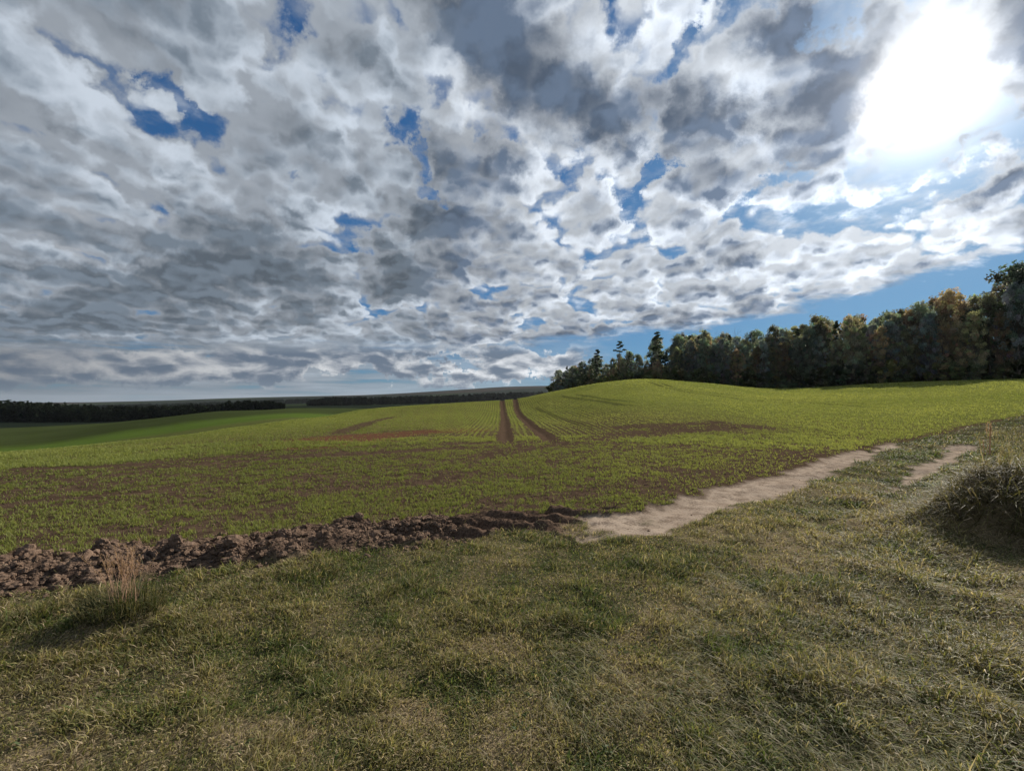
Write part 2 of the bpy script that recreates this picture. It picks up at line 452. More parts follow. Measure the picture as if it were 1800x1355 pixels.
WHEEL = [  # old wheelings on the hill, darker lines
    (line((1135, 671), (1165, 680), (1210, 690), (1290, 700), (1420, 708), (1560, 718)), .26),
    (line((1150, 671), (1185, 682), (1230, 690), (1320, 698), (1440, 706), (1600, 714)), .22),
    (line((985, 694), (1040, 704), (1090, 712), (1150, 719)), .28),
    (line((1010, 693), (1070, 703), (1130, 710)), .20),
    (line((940, 715), (1000, 740), (1060, 760)), .25),
]
MOUND = (6.75, 4.95)
def track_x(y): return np.interp(y, [p[1] for p in TR1], [p[0] for p in TR1])

def masks(x, y):
    """what grows or lies at a point of the land"""
    r = np.hypot(x, y)
    u = (x - LUG_C[0]) * .93 + (y - LUG_C[1]) * .37; v = -(x - LUG_C[0]) * .37 + (y - LUG_C[1]) * .93
    n1 = fbm(x, y, 1.3, 4, 3); n2 = fbm(x, y, .35, 3, 11); n3 = fbm(x, y, 9, 3, 23)
    dv, sv, av = pl_dist(x, y, VERGE)
    sd = dv * sv + n2 * .25                          # + on the field's side
    dc, scn, ac = pl_dist(x, y, CLOD)
    wc = .52 - .16 * sstep(ac, .75, 1)
    clod = sstep(wc + n2 * .30 - dc, -.06, .10) * (ac < .999)
    lug = sstep(u, -1.2, -.8) * (1 - sstep(u + n2 * .9, .75, 1.45)) * sstep(.40 + n2 * .25 - np.abs(v), 0, .12)
    clod = np.maximum(clod * (1 - sstep(u, .6, 1.3)), lug)
    dw, _, aw = pl_dist(x, y, WORN)
    worn = sstep(.34 + n1 * .5 + n2 * .6 - dw, -.15, .2)
    for (qx, qy), qr in BARE_SPOTS:
        worn = np.maximum(worn, 1.5 * sstep(qr + n2 * .3 - np.hypot((x - qx) * .7, y - qy), -.06, .06))
    d1, s1, a1 = pl_dist(x, y, RUT1)
    w1 = .29 + .18 * (1 - sstep(a1, 0, .15)) + .08 * bump(a1, .35, .2) - .14 * sstep(a1, .6, .95)
    fade1 = 1 - sstep(a1, .90, 1.0)
    sand = sstep(w1 * (.55 + .45 * fade1) + n1 * .35 + n2 * .32 - d1, -.12, .12) * (a1 > .001)
    d2, s2, a2 = pl_dist(x, y, RUT2)
    sand2 = sstep(.10 + .14 * sstep(a2, .2, .8) + n1 * .35 + n2 * .35 - d2 - .2 * (1 - sstep(a2, 0, .35)), -.10, .12)
    tr = sstep(.48 + n2 * .5 + n1 * .2 - d1, -.10, .18) * sstep(u, .1, .5) * (1 - sstep(a1 + n2 * .12 + n1 * .05, .015, .085))
    flat = tr * sstep(u, .3, .9)
    clod = np.maximum(clod, tr * (.55 + .45 * (n2 > -.02)))
    dj, _, aj = pl_dist(x, y, JOIN)
    join = sstep(.44 + n2 * .35 - dj, -.06, .10); tj = sstep(aj + n2 * .5, .35, .80)
    clod = np.maximum(clod, join * (1 - tj)); sand = np.maximum(sand * (1 - join * (1 - tj)), join * tj)
    flat = np.maximum(flat, join * sstep(aj, .15, .45))
    clod = clod * (1 - join * tj)
    sand = np.maximum(sand, sand2)
    field = (sd > .0).astype(float)
    soil = np.zeros_like(x)
    for pts, w, s in SOILS:
        dd, _, aa = pl_dist(x, y, pts)
        ends = sstep(aa, 0, .08) * (1 - sstep(aa, .9, 1))
        soil = np.maximum(soil, s * ends * sstep(w * 1.5 * (1 + n1 * .9) + n2 * w * 1.2 - dd, -.35 * w, .35 * w))
    for pts in (TR1, TR2):
        dd, _, aa = pl_dist(x, y, pts)
        soil = np.maximum(soil, sstep(.42 + n2 * .16 - dd, -.07, .07) * (aa < .999))
    red = np.zeros_like(x)
    dd, _, aa = pl_dist(x, y, SOILS[2][0]); red = sstep(3.0 - dd, 0, 1.2)
    soil = np.maximum(soil, sstep(dv + n2 * .4, .62, .22) * .85 * (sd > 0) * sstep(av, .18, .30))
    soil = np.maximum(soil, sstep(n1 + .55 * n2, .27, .40) * .7 * (r < 22)) * field
    wheel = np.zeros_like(x)
    for pts, w in WHEEL:
        dd, _, aa = pl_dist(x, y, pts)
        wheel = np.maximum(wheel, sstep(w * (1 + n1) - dd, -.15, .15) * sstep(aa, 0, .1) * (1 - sstep(aa, .85, 1)))
    md = np.hypot((x - MOUND[0]) / 1.55, (y - MOUND[1]) / .95)
    mound = sstep(md, 1.25, .75)
    dry = np.clip(.50 + .40 * worn + n3 * .4 + n1 * .5 + n2 * .7 + .10 * sstep(x, 0, 3) - .55 * sstep(r, 7.5, 12), 0, 1)
    return dict(sand=sand * (1 - clod), clod=clod * (1 - sand), field=field, soil=soil, wheel=wheel * field, mound=mound, dry=dry,
                red=red, sd=sd, dv=dv, n1=n1, n2=n2, n3=n3, r=r, d1=d1, d2=d2, a1=a1, dc=dc, ac=ac, lug=lug, worn=worn, flat=flat)

def h_fine(x, y, M):
    """height of the ground with its small relief"""
    r = M['r']
    h = h_big(x, y)
    near = 1 - sstep(r, 25, 60)
    mead = 1 - M['field']
    h = h + near * mead * (M['n1'] * .045 + M['n2'] * .03) + (1 - mead) * near * (M['n2'] * .03 + M['n1'] * .03)
    h = h + mead * near * .10 * sstep(x, 1.5, 4) * fbm(x, y, .8, 2, 77)
    h = h - M['sand'] * .035 * (1 - sstep(r, 20, 30))
    # windrow of turned soil, and the lug marks a tyre left where the track begins
    cl = M['clod']
    h = h + cl * (1 - .8 * M['lug']) * (1 - .95 * M['flat']) * (.045 + .17 * fbm(x, y, .34, 3, 41) + .06 * fbm(x, y, .09, 2, 43))
    w = np.sin((y + .12 * x + M['n1'] * .10) * 2 * math.pi / .36)
    h = h + M['lug'] * (1 - .6 * M['flat']) * (.10 * sstep(w, -.2, .5) - .05 + .08 * fbm(x, y, .11, 3, 66))
    # tractor wheelings are sunk
    for pts in (TR1, TR2):
        dd, _, aa = pl_dist(x, y, pts)
        h = h - .07 * np.exp(-(dd / .24) ** 2) * (aa < .999)
    # bank of rough grass at the right
    q = ((x - MOUND[0]) / 1.5) ** 2 + ((y - MOUND[1]) / (.80 + .5 * (y > MOUND[1]))) ** 2
    h = h + .62 * np.exp(-q ** 2.0) * (1 + 1.0 * M['n1'] + .5 * M['n2'])
    # tussock pedestal at the left
    q = ((x + 2.82) / .28) ** 2 + ((y - 3.12) / .20) ** 2
    h = h + .13 * np.exp(-q)
    return h
def ground_z(x, y):
    x, y = np.asarray(x, float), np.asarray(y, float)
    return h_fine(x, y, masks(x, y))

# ------------------------------------------------------------------ mesh helpers
def mesh_np(name, V, tris=None, quads=None, smooth=True):
    me = bpy.data.meshes.new(name)
    V = np.ascontiguousarray(V, dtype=np.float32)
    me.vertices.add(len(V)); me.vertices.foreach_set('co', V.ravel())
    lv, st, n = [], [], 0
    for F_, k_ in ((quads, 4), (tris, 3)):
        if F_ is not None and len(F_):
            F_ = np.asarray(F_, dtype=np.int32)
            lv.append(F_.ravel()); st.append(n + np.arange(len(F_), dtype=np.int32) * k_); n += F_.size
    lv, st = np.concatenate(lv), np.concatenate(st)
    me.loops.add(len(lv)); me.loops.foreach_set('vertex_index', lv)
    me.polygons.add(len(st)); me.polygons.foreach_set('loop_start', st)
    me.polygons.foreach_set('use_smooth', np.full(len(st), smooth))
    me.update(calc_edges=True)
    return me
def set_col(me, name, C):
    C = np.asarray(C, dtype=np.float32)
    if C.shape[1] == 3: C = np.concatenate([C, np.ones((len(C), 1), np.float32)], 1)
    a = me.color_attributes.new(name, 'FLOAT_COLOR', 'POINT')
    a.data.foreach_set('color', C.ravel())
def set_f(me, name, v):
    a = me.attributes.new(name, 'FLOAT', 'POINT')
    a.data.foreach_set('value', np.asarray(v, dtype=np.float32))
def link(name, me, mat=None, parent=None):
    o = bpy.data.objects.new(name, me)
    COL.objects.link(o)
    if mat is not None and not me.materials: me.materials.append(mat)
    if parent is not None: o.parent = parent
    return o
def tag(o, label=None, cat=None, group=None, kind=None):
    if label: o['label'] = label
    if cat: o['category'] = cat
    if group: o['group'] = group
    if kind: o['kind'] = kind
    return o

# ------------------------------------------------------------------ materials
def new_mat(name):
    m = bpy.data.materials.new(name); m.use_nodes = True
    m.node_tree.nodes.clear()
    return m, NT(m.node_tree)
def finish(T, shader):
    o = T.n('ShaderNodeOutputMaterial'); T.link(shader, o.inputs[0])
def bump_node(T, h, dist, strength=1.0):
    b = T.n('ShaderNodeBump'); b.inputs['Strength'].default_value = strength; b.inputs['Distance'].default_value = dist
    T.put(b.inputs['Height'], h)
    return b.outputs[0]
def principled(T, col, rough=.9, normal=None, spec=.2):
    p = T.n('ShaderNodeBsdfPrincipled')
    T.put(p.inputs['Base Color'], col); T.put(p.inputs['Roughness'], rough)
    p.inputs['Specular IOR Level'].default_value = spec
    if normal is not None: T.put(p.inputs['Normal'], normal)
    return p.outputs[0]

def mat_ground():
    m, T = new_mat('ground_material')
    pos = T.n('ShaderNodeNewGeometry').outputs['Position']
    f1 = T.noise(pos, 34.0, 5, .65); f2 = T.noise(pos, 5.0, 5, .6); f3 = T.noise(pos, .55, 5, .6); f4 = T.noise(pos, .035, 5, .6)
    f0 = T.noise(pos, 130.0, 2, .6)
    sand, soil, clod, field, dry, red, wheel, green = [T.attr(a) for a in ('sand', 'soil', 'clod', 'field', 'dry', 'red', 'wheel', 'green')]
    mead = T.mix(T.ss(f1 * .9 + dry * .35, .45, .8), (.055, .055, .026), (.20, .155, .095))
    mead = T.mix(T.ss(f2, .45, .7) * .5, mead, (.09, .068, .042))
    soilc = T.mix(T.ss(f1 * .5 + f2 * .5, .35, .65), (.046, .031, .021), (.102, .068, .046))
    soilc = T.mix(red * .65, soilc, (.125, .055, .032))
    crop = T.mix(T.ss(f2 * .35 + f3 * .65, .35, .65), (.150, .170, .036), (.215, .225, .050))
    crop = T.mix(T.ss(f4, .42, .62) * .45, crop, (.110, .130, .034))
    drill = T.noise(T.v('MULTIPLY', pos, (.9, .05, 0.0)), 1.0, 4, .6)
    f5 = T.noise(pos, .018, 4, .6)
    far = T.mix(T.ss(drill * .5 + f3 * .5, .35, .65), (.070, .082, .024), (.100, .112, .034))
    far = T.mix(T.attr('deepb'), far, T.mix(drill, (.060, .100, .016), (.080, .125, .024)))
    far = T.mix(T.attr('cloud_shade'), far, T.mix(f5, (.026, .042, .012), (.048, .064, .020)))  # farthest zone: a cloud's shadow painted into the crop colour
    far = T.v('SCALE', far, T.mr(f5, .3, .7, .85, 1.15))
    crop = T.mix(T.attr('deep'), crop, far)  # left slope: separate field tones, with the cloud shadow coloured in
    crop = T.mix(wheel * .6, crop, (.045, .050, .020))
    st = T.m('SINE', T.attr('rowx') * (2 * math.pi / .30)) * .5 + .5
    green = green * (1.0 - T.attr('rowm') * T.ss(st, .25, .85) * .75)
    fieldc = T.mix(green, soilc, crop)
    fieldc = T.mix(T.m('MULTIPLY', soil, T.ss(f1 * .5 + f2 * .5 + soil * .5, .45, .75), clamp=True), fieldc, soilc)
    c = T.mix(field, mead, fieldc)
    sandc = T.mix(T.ss(f1 * .5 + f2 * .5, .36, .58), (.175, .130, .095), (.39, .31, .24))
    sandc = T.mix(T.ss(f3, .5, .7) * .35, sandc, (.22, .165, .125))
    c = T.mix(sand, c, sandc)
    c = T.mix(clod, c, T.mix(T.ss(f1, .35, .65), (.060, .040, .029), (.140, .095, .068)))
    c = T.v('SCALE', c, T.mr(f0, .3, .7, .82, 1.18))
    hgt = f1 * .6 + f0 * .25
    finish(T, principled(T, c, 1.0, bump_node(T, hgt, .03, .7), 0))
    return m
def mat_far():
    """fields and woods far off: what covers them, in plots"""
    m, T = new_mat('far_land_material')
    pos = T.n('ShaderNodeNewGeometry').outputs['Position']
    w = T.v('ADD', pos, T.v('SCALE', T.noise(pos, .004, 3, .5, color=True), 160.0))
    v = T.n('ShaderNodeTexVoronoi'); T.put(v.inputs['Vector'], T.v('MULTIPLY', w, (.6, 1.0, 0.0))); v.inputs['Scale'].default_value = .0022
    cr = T.sep(v.outputs['Color'])[0]
    wood = T.mix(T.noise(pos, .05, 5, .6), (.008, .013, .010), (.018, .024, .015))
    fld = T.mix(T.ss(cr, .75, .85), (.034, .028, .022), (.022, .032, .014))
    c = T.mix(T.ss(cr, .62, .66), wood, fld)
    finish(T, principled(T, c, 1.0, None, 0))
    return m
def mat_leafy(name, trans=.35, rough=.55, spec=.25, objcol=False, attr='col'):
    m, T = new_mat(name)
    c = T.attr(attr, 0)
    if objcol:
        c = T.v('MULTIPLY', c, S(T, T.n('ShaderNodeObjectInfo').outputs['Color']))
    p = principled(T, c, rough, None, spec)
    tr = T.n('ShaderNodeBsdfTranslucent'); T.put(tr.inputs[0], T.v('MULTIPLY', c, (1.15, 1.15, .7)))
    mx = T.n('ShaderNodeMixShader'); mx.inputs[0].default_value = trans
    T.link(p, mx.inputs[1]); T.link(tr.outputs[0], mx.inputs[2])
    finish(T, mx.outputs[0])
    return m
def mat_bark():
    m, T = new_mat('bark_material')
    tc = T.n('ShaderNodeTexCoord').outputs['Object']
    n = T.noise(T.v('MULTIPLY', tc, (6, 6, 1.2)), 3, 5, .6)
    c = T.v('MULTIPLY', T.mix(n, (.08, .065, .052), (.24, .20, .165)), S(T, T.n('ShaderNodeObjectInfo').outputs['Color']))
    finish(T, principled(T, c, .95, bump_node(T, n, .03), .1))
    return m
def mat_soil():
    m, T = new_mat('soil_clod_material')
    pos = T.n('ShaderNodeNewGeometry').outputs['Position']
    f1 = T.noise(pos, 40.0, 5, .65); f2 = T.noise(pos, 4.0, 3, .6)
    c = T.mix(T.ss(f1 * .6 + f2 * .4, .35, .65), (.092, .062, .044), (.228, .156, .112))
    finish(T, principled(T, c, 1.0, bump_node(T, f1, .02), 0))
    return m
M_GROUND, M_FAR = mat_ground(), mat_far()
M_GRASS = mat_leafy('grass_blade_material', .42, .6, .22)
M_CROP = mat_leafy('seedling_material', .45, .65, .12)
M_LEAF = mat_leafy('tree_leaf_material', .46, .55, .3, objcol=True)
M_BARK, M_SOIL = mat_bark(), mat_soil()
M_FARLEAF = mat_leafy('far_leaf_material', .15, .9, 0, objcol=True)

# ------------------------------------------------------------------ the ground sheet
def build_ground():
    tf = np.linspace(-1.02, 1.02, 1000)
    tb = np.linspace(1.02, 2 * math.pi - 1.02, 90)[1:-1]
    th = np.concatenate([tf, tb])
    rr = np.concatenate([np.exp(np.linspace(math.log(.35), math.log(1.7), 18))[:-1],
                         np.exp(np.linspace(math.log(1.7), math.log(45), 620))[:-1],
                         np.exp(np.linspace(math.log(45), math.log(400), 200))[:-1],
                         np.exp(np.linspace(math.log(400), math.log(13000), 90))])
    A, Rr = np.meshgrid(th, rr, indexing='ij')
    X, Y = (Rr * np.sin(A)).ravel(), (Rr * np.cos(A)).ravel()
    M = masks(X, Y)
    Z = h_fine(X, Y, M)
    nt, nr = len(th), len(rr)
    V = np.stack([X, Y, Z], 1)
    V = np.concatenate([V, [[0, 0, 0.0]]])
    i = np.arange(nt)[:, None]; j = np.arange(nr - 1)[None, :]
    a = i * nr + j; b = ((i + 1) % nt) * nr + j
    Q = np.stack([a, a + 1, b + 1, b], -1).reshape(-1, 4)[:, ::-1]
    c = len(V) - 1
    tri = np.stack([np.full(nt, c), np.arange(nt) * nr, ((np.arange(nt) + 1) % nt) * nr], 1)[:, ::-1]
    r = M['r']
    green = sstep(r, 13, 42) * .9
    # rows of the drilled crop show as stripes while single plants cannot be seen any more
    green = np.maximum(green * (1 - .4 * M['soil']), 0)
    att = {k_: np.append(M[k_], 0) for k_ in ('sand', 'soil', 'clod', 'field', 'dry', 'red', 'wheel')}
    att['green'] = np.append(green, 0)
    rx = X - track_x(Y) - .10 + .075
    att['rowx'] = np.append(rx, 0)
    att['rowm'] = np.append((Y > 18.6) * (1 - sstep(Y, 60, 72)) * sstep(rx, -19, -12) * (1 - sstep(rx, 6, 10)), 0)
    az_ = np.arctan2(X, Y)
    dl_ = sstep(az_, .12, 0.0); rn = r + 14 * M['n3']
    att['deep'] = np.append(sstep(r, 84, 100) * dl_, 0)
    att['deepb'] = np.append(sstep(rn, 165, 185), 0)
    att['cloud_shade'] = np.append(sstep(rn, 205, 250), 0)  # where the painted cloud shadow sets in
    fm = lambda k_: att[k_][Q].mean(1)
    fr = np.append(r, 0)[Q].mean(1)
    cat = np.where(fr > 420, 3, np.where((fm('sand') > .5) & (fr < 30), 2, np.where(fm('field') > .5, 1, 0)))
    info = [('ground', M_GROUND, 'rough mown grass verge in the foreground and beside the track', 'ground'),
            ('field', M_GROUND, 'rolling field of young green crop with brown soil showing through', 'field'),
            ('path', M_GROUND, 'pale sandy wheel ruts of a farm track beside the field', 'path'),
            ('hills', M_FAR, 'far wooded land and low hills along the horizon', 'hills')]
    for n, (name, mat, lab, ct) in enumerate(info):
        q = Q[cat == n]; t = tri if n == 0 else np.zeros((0, 3), int)
        used = np.unique(np.concatenate([q.ravel(), t.ravel()]))
        mp = np.full(len(V), -1); mp[used] = np.arange(len(used))
        me = mesh_np(name, V[used], mp[t] if len(t) else None, mp[q])
        if n < 3:
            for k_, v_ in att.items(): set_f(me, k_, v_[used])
        tag(link(name, me, mat), lab, ct, kind='structure')
build_ground()

# ------------------------------------------------------------------ blades of grass and seedlings
def blades_mesh(name, P, az, lean, L, W, C, tipc=1.15, curl=.5):
    """P base points, az leaning direction, lean from the vertical, L length, W width, C colour"""
    n = len(P)
    hx, hy = np.sin(az), np.cos(az)
    H = np.stack([hx, hy, np.zeros(n)], 1)
    tw = az + rng.uniform(-1.2, 1.2, n)
    Sd = np.stack([np.cos(tw), -np.sin(tw), np.zeros(n)], 1) * (W / 2)[:, None]
    l1, l2 = lean, np.minimum(lean + curl * (1 + rng.uniform(-.5, .8, n)), 1.9)
    up = np.array([0, 0, 1.0])
    m = P + (H * np.sin(l1)[:, None] + up * np.cos(l1)[:, None]) * (L * .55)[:, None]
    t = m + (H * np.sin(l2)[:, None] + up * np.cos(l2)[:, None]) * (L * .45)[:, None]
    V = np.stack([P - Sd, P + Sd, m - Sd * .8, m + Sd * .8, t], 1).reshape(-1, 3)
    b = np.arange(n) * 5
    Qd = np.stack([b, b + 1, b + 3, b + 2], 1); Tr = np.stack([b + 2, b + 3, b + 4], 1)
    me = mesh_np(name, V, Tr, Qd, smooth=False)
    cc = np.stack([C * .5, C * .5, C, C, C * tipc], 1).reshape(-1, 3)  # dark base: dead brown foot, plus shade between blades put into the colour
    set_col(me, 'col', cc)
    return me
def scatter(n, r0, r1, tmin=-.95, tmax=.95, p=0.0):
    """points whose density falls with the square of the distance (p=0)"""
    u = rng.uniform(0, 1, n)
    r = np.exp(math.log(r0) + u * (math.log(r1) - math.log(r0)))
    th = rng.uniform(tmin, tmax, n)
    return r * np.sin(th), r * np.cos(th)
def lerp(a, b, t): return np.asarray(a)[None] * (1 - t)[:, None] + np.asarray(b)[None] * t[:, None]

TUFTS = [(hit(px, py), w) for px, py, w in ((1150, 1000, .34), (1395, 892, .30), (1545, 955, .30), (1440, 1045, .30), (850, 1090, .26), (1330, 905, .24),
         (1240, 985, .22), (1500, 1110, .24), (1640, 1160, .30), (1720, 1110, .30), (330, 1110, .30), (420, 1050, .25), (150, 1180, .22), (700, 1040, .22), (1090, 948, .14), (990, 1085, .2),
         (60, 1090, .25), (1250, 1120, .2), (560, 1010, .2), (1400, 1190, .22), (1750, 1290, .3), (1000, 955, .16))]
def tufts(x, y):
    t = np.zeros_like(x)
    for (a, b), w in TUFTS:
        t = np.maximum(t, np.exp(-(((x - a) / (w * 1.5)) ** 2 + ((y - b) / w) ** 2)) * (.8 + .9 * fbm(x, y, .22, 2, 5)))
    return np.clip(t, 0, 1)
def build_meadow():
    x, y = scatter(760000, 1.55, 32)
    M = masks(x, y)
    M['tuft'] = tufts(x, y)
    keep = (M['field'] < .5) & (M['sand'] < rng.uniform(.02, .6, len(x))) & (M['clod'] < .3)
    bare = fbm(x, y, .5, 3, 91) + .4 * fbm(x, y, 3, 2, 92)
    keep &= rng.uniform(0, 1, len(x)) > M['worn'] * .22
    keep &= ~((bare > .33) & (rng.uniform(0, 1, len(x)) < .45))
    x, y = x[keep], y[keep]; M = {k_: v_[keep] for k_, v_ in M.items()}
    n = len(x); r = M['r']
    z = h_fine(x, y, M)
    tall = np.clip(.5 + 2.4 * fbm(x, y, .22, 3, 51) + .7 * fbm(x, y, 2.5, 2, 52), 0, 1)      # tufts
    right = sstep(x / np.maximum(y, .1), .35, .95)
    lush = np.maximum(sstep(fbm(x, y, .28, 3, 61), .08, .26), M['tuft'])
    L = (.026 + .048 * tall ** 2 + .055 * right * tall) * rng.uniform(.55, 1.35, n)
    L = L + .05 * sstep(M['sd'], -1.1, -.15) * (M['sd'] > -1.2) * tall * (x < 1.5) * .7
    L = L + .065 * M['tuft'] * rng.uniform(.5, 1.2, n)
    L = np.where(M['mound'] > .3, L * 1.9 + .07, L)
    L = L * (1 + .012 * r)
    W = (.0028 + .0008 * r) * rng.uniform(.7, 1.4, n)
    wind = 2.2 + 2.2 * fbm(x, y, 1.2, 2, 71) * 2
    az = wind + rng.normal(0, 1.0, n)
    az = np.where(rng.uniform(0, 1, n) < .45, rng.uniform(0, 6.28, n), az)
    lean = np.clip(rng.normal(.75, .35, n) + .25 * right, .05, 1.45)
    t = np.clip(M['dry'] + rng.normal(0, .28, n) - .18 * lush, 0, 1)
    C = lerp((.100, .138, .040), (.280, .250, .105), np.clip(t * 1.9, 0, 1))
    straw = (rng.uniform(0, 1, n) < .08 + .46 * M['dry'] * (1 - .45 * lush))
    C = np.where(straw[:, None], lerp((.26, .205, .12), (.54, .43, .28), rng.uniform(0, 1, n)), C)
    C = C * np.where(M['mound'] > .25, .65, 1)[:, None]  # bank grass darkened in its colour to deepen the shaded face
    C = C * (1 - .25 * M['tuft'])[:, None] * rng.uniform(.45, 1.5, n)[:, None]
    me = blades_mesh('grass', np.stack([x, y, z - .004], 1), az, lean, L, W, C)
    o = link('grass', me, M_GRASS)
    tag(o, 'short mown grass, green and straw coloured, covering the verge', 'grass', kind='stuff')
build_meadow()

def build_crop():
    P, A, LE, LL, WW, CC = [], [], [], [], [], []
    def add(x, y, nb, Lk, Wk, tone):
        M = masks(x, y)
        z = h_fine(x, y, M)
        for _ in range(nb):
            n = len(x)
            P.append(np.stack([x + rng.normal(0, .006 * (1 + M['r'] * .15), n), y + rng.normal(0, .006 * (1 + M['r'] * .15), n), z - .003], 1))
            A.append(rng.uniform(0, 6.28, n)); LE.append(np.clip(rng.normal(.42, .25, n), 0, 1.3))
            LL.append((.065 + .0007 * M['r']) * Lk * rng.uniform(.6, 1.3, n)); WW.append((.0030 + .00085 * M['r']) * Wk * rng.uniform(.7, 1.3, n))
            q = np.clip(.5 + M['n3'] * 1.2 + rng.normal(0, .25, n), 0, 1)
            c = lerp((.205, .235, .070), (.350, .360, .115), q * (.4 + .6 * sstep(x, -25, 12))) * tone
            wh = M['wheel'][:, None]
            CC.append(c * (1 - .45 * wh))
    def thin(x, y, M):
        k_ = (M['field'] > .5) & (M['clod'] < .3) & (M['sand'] < .3) & (rng.uniform(0, 1, len(x)) > M['soil'] * 1.02)
        pat = fbm(x, y, .20, 3, 31) * .8 + fbm(x, y, .9, 2, 33) * .4
        k_ &= rng.uniform(0, 1, len(x)) < sstep(pat, -.24, .08) * .86 + .14
        return k_
    # headland: drilled along the field's edge
    x, y = scatter(230000, 4.0, 26)
    dv, sv, av = pl_dist(x, y, VERGE)
    M = masks(x, y)
    ph = (dv * sv) / .125
    k_ = thin(x, y, M) & ((np.abs(ph - np.round(ph)) < .26) | (rng.uniform(0, 1, len(x)) < .25)) & ((y < 19.0) | (np.abs(x + 6) > 12))
    add(x[k_], y[k_], 3, .76, .82, .88)
    # main field: rows running away over the crest beside the wheelings
    xs, ys = [], []
    for k in range(-75, 48):
        yy = np.arange(18.6, 78, .085); yy = yy + rng.uniform(-.04, .04, len(yy))
        kk = rng.uniform(0, 1, len(yy)) < np.clip(22 / yy, .25, 1)
        yy = yy[kk]
        xs.append(track_x(yy) + .10 + k * .30 + rng.normal(0, .02, len(yy)) + .05 * np.sin(yy * .4 + k)); ys.append(yy)
    x, y = np.concatenate(xs), np.concatenate(ys)
    M = masks(x, y)
    k_ = thin(x, y, M)
    add(x[k_], y[k_], 3, 1.1, .75, .92)
    # the rest, out to the wood and over the left slope
    x, y = scatter(150000, 16, 95)
    M = masks(x, y)
    k_ = thin(x, y, M) & ~((y > 18.6) & (x > track_x(y) - 22) & (x < track_x(y) + 14.5))
    add(x[k_], y[k_], 3, 1.2, .9, 1.0)
    P_, A_, LE_, LL_, WW_, C_ = [np.concatenate(q) for q in (P, A, LE, LL, WW, CC)]
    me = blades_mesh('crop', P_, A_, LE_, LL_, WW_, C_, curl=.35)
    tag(link('crop', me, M_CROP), 'young green cereal seedlings drilled in rows across the field', 'crop', kind='stuff')
build_crop()

# ------------------------------------------------------------------ lumps of turned soil
def ico(sub):
    import bmesh
    bm = bmesh.new(); bmesh.ops.create_icosphere(bm, subdivisions=sub, radius=1.0)
    V = np.array([v.co[:] for v in bm.verts]); F_ = np.array([[v.index for v in f.verts] for f in bm.faces]); bm.free()
    return V, F_
def lumps(name, x, y, size, sub, sink=.25, flat=.75):
    V0, F0 = ico(sub); n = len(x); nv = len(V0)
    z = ground_z(x, y)
    ph = rng.uniform(0, 50, (n, 3))
    D = V0[None] * np.ones((n, 1, 1))
    s1 = np.sin(D @ rng.normal(0, 2.2, (3, 3)) + ph[:, None, :]).sum(2) / 3
    s2 = np.sin(D @ rng.normal(0, 5.0, (3, 3)) + ph[:, None, ::-1]).sum(2) / 3
    rad = 1 + .42 * s1 + .38 * np.abs(s2) - .15
    D = D * rad[..., None] * rng.uniform(.5, 1.4, (n, 1, 3)) * np.array([1, 1, flat])
    a = rng.uniform(0, 6.28, n); c, s = np.cos(a)[:, None], np.sin(a)[:, None]
    D = np.stack([D[..., 0] * c - D[..., 1] * s, D[..., 0] * s + D[..., 1] * c, D[..., 2]], -1)
    D = D * size[:, None, None] + np.stack([x, y, z + size * (.5 - sink)], 1)[:, None, :]
    Fs = (F0[None] + (np.arange(n) * nv)[:, None, None]).reshape(-1, 3)
    return D.reshape(-1, 3), Fs
def build_clods():
    L = [0]
    for a, b in zip(CLOD[:-1], CLOD[1:]): L.append(L[-1] + math.hypot(b[0] - a[0], b[1] - a[1]))
    def pts(n, w, t1=.97):
        t = rng.uniform(0, t1, n) * L[-1]
        x = np.interp(t, L, [p[0] for p in CLOD]); y = np.interp(t, L, [p[1] for p in CLOD])
        o = np.clip(rng.normal(0, .5, n), -1.25, 1.25) * w
        return x - .37 * o, y + .93 * o, t / L[-1]
    Vs, Fs, k = [], [], 0
    for n, lo, hi, sub, w, t1 in ((110, .035, .085, 3, .44, .74), (3600, .009, .038, 2, .52, .80), (14000, .004, .013, 1, .66, 1.0)):
        x, y, t = pts(n, w, t1)
        sz = (lo + (hi - lo) * rng.uniform(0, 1, n) ** 1.8) * (1 - .35 * sstep(t, .72, 1))
        V, F_ = lumps('soil', x, y, sz, sub)
        Vs.append(V); Fs.append(F_ + k); k += len(V)
    # crumbs beside the ruts and on bare patches of the headland
    x, y = scatter(9000, 3.6, 14)
    M = masks(x, y)
    kk = (((M['soil'] > .4) & (M['sand'] < .25)) | ((M['sand'] > .5) & (rng.uniform(0, 1, len(x)) < .02))) & (M['sd'] > -1.2)
    x, y = x[kk], y[kk]
    V, F_ = lumps('soil', x, y, rng.uniform(.006, .022, len(x)), 1)
    Vs.append(V); Fs.append(F_ + k)
    me = mesh_np('soil_clods', np.concatenate(Vs), np.concatenate(Fs), smooth=False)
    tag(link('soil_clods', me, M_SOIL), 'brown crumbly clods of turned soil heaped along the field edge', 'soil', kind='stuff')
build_clods()

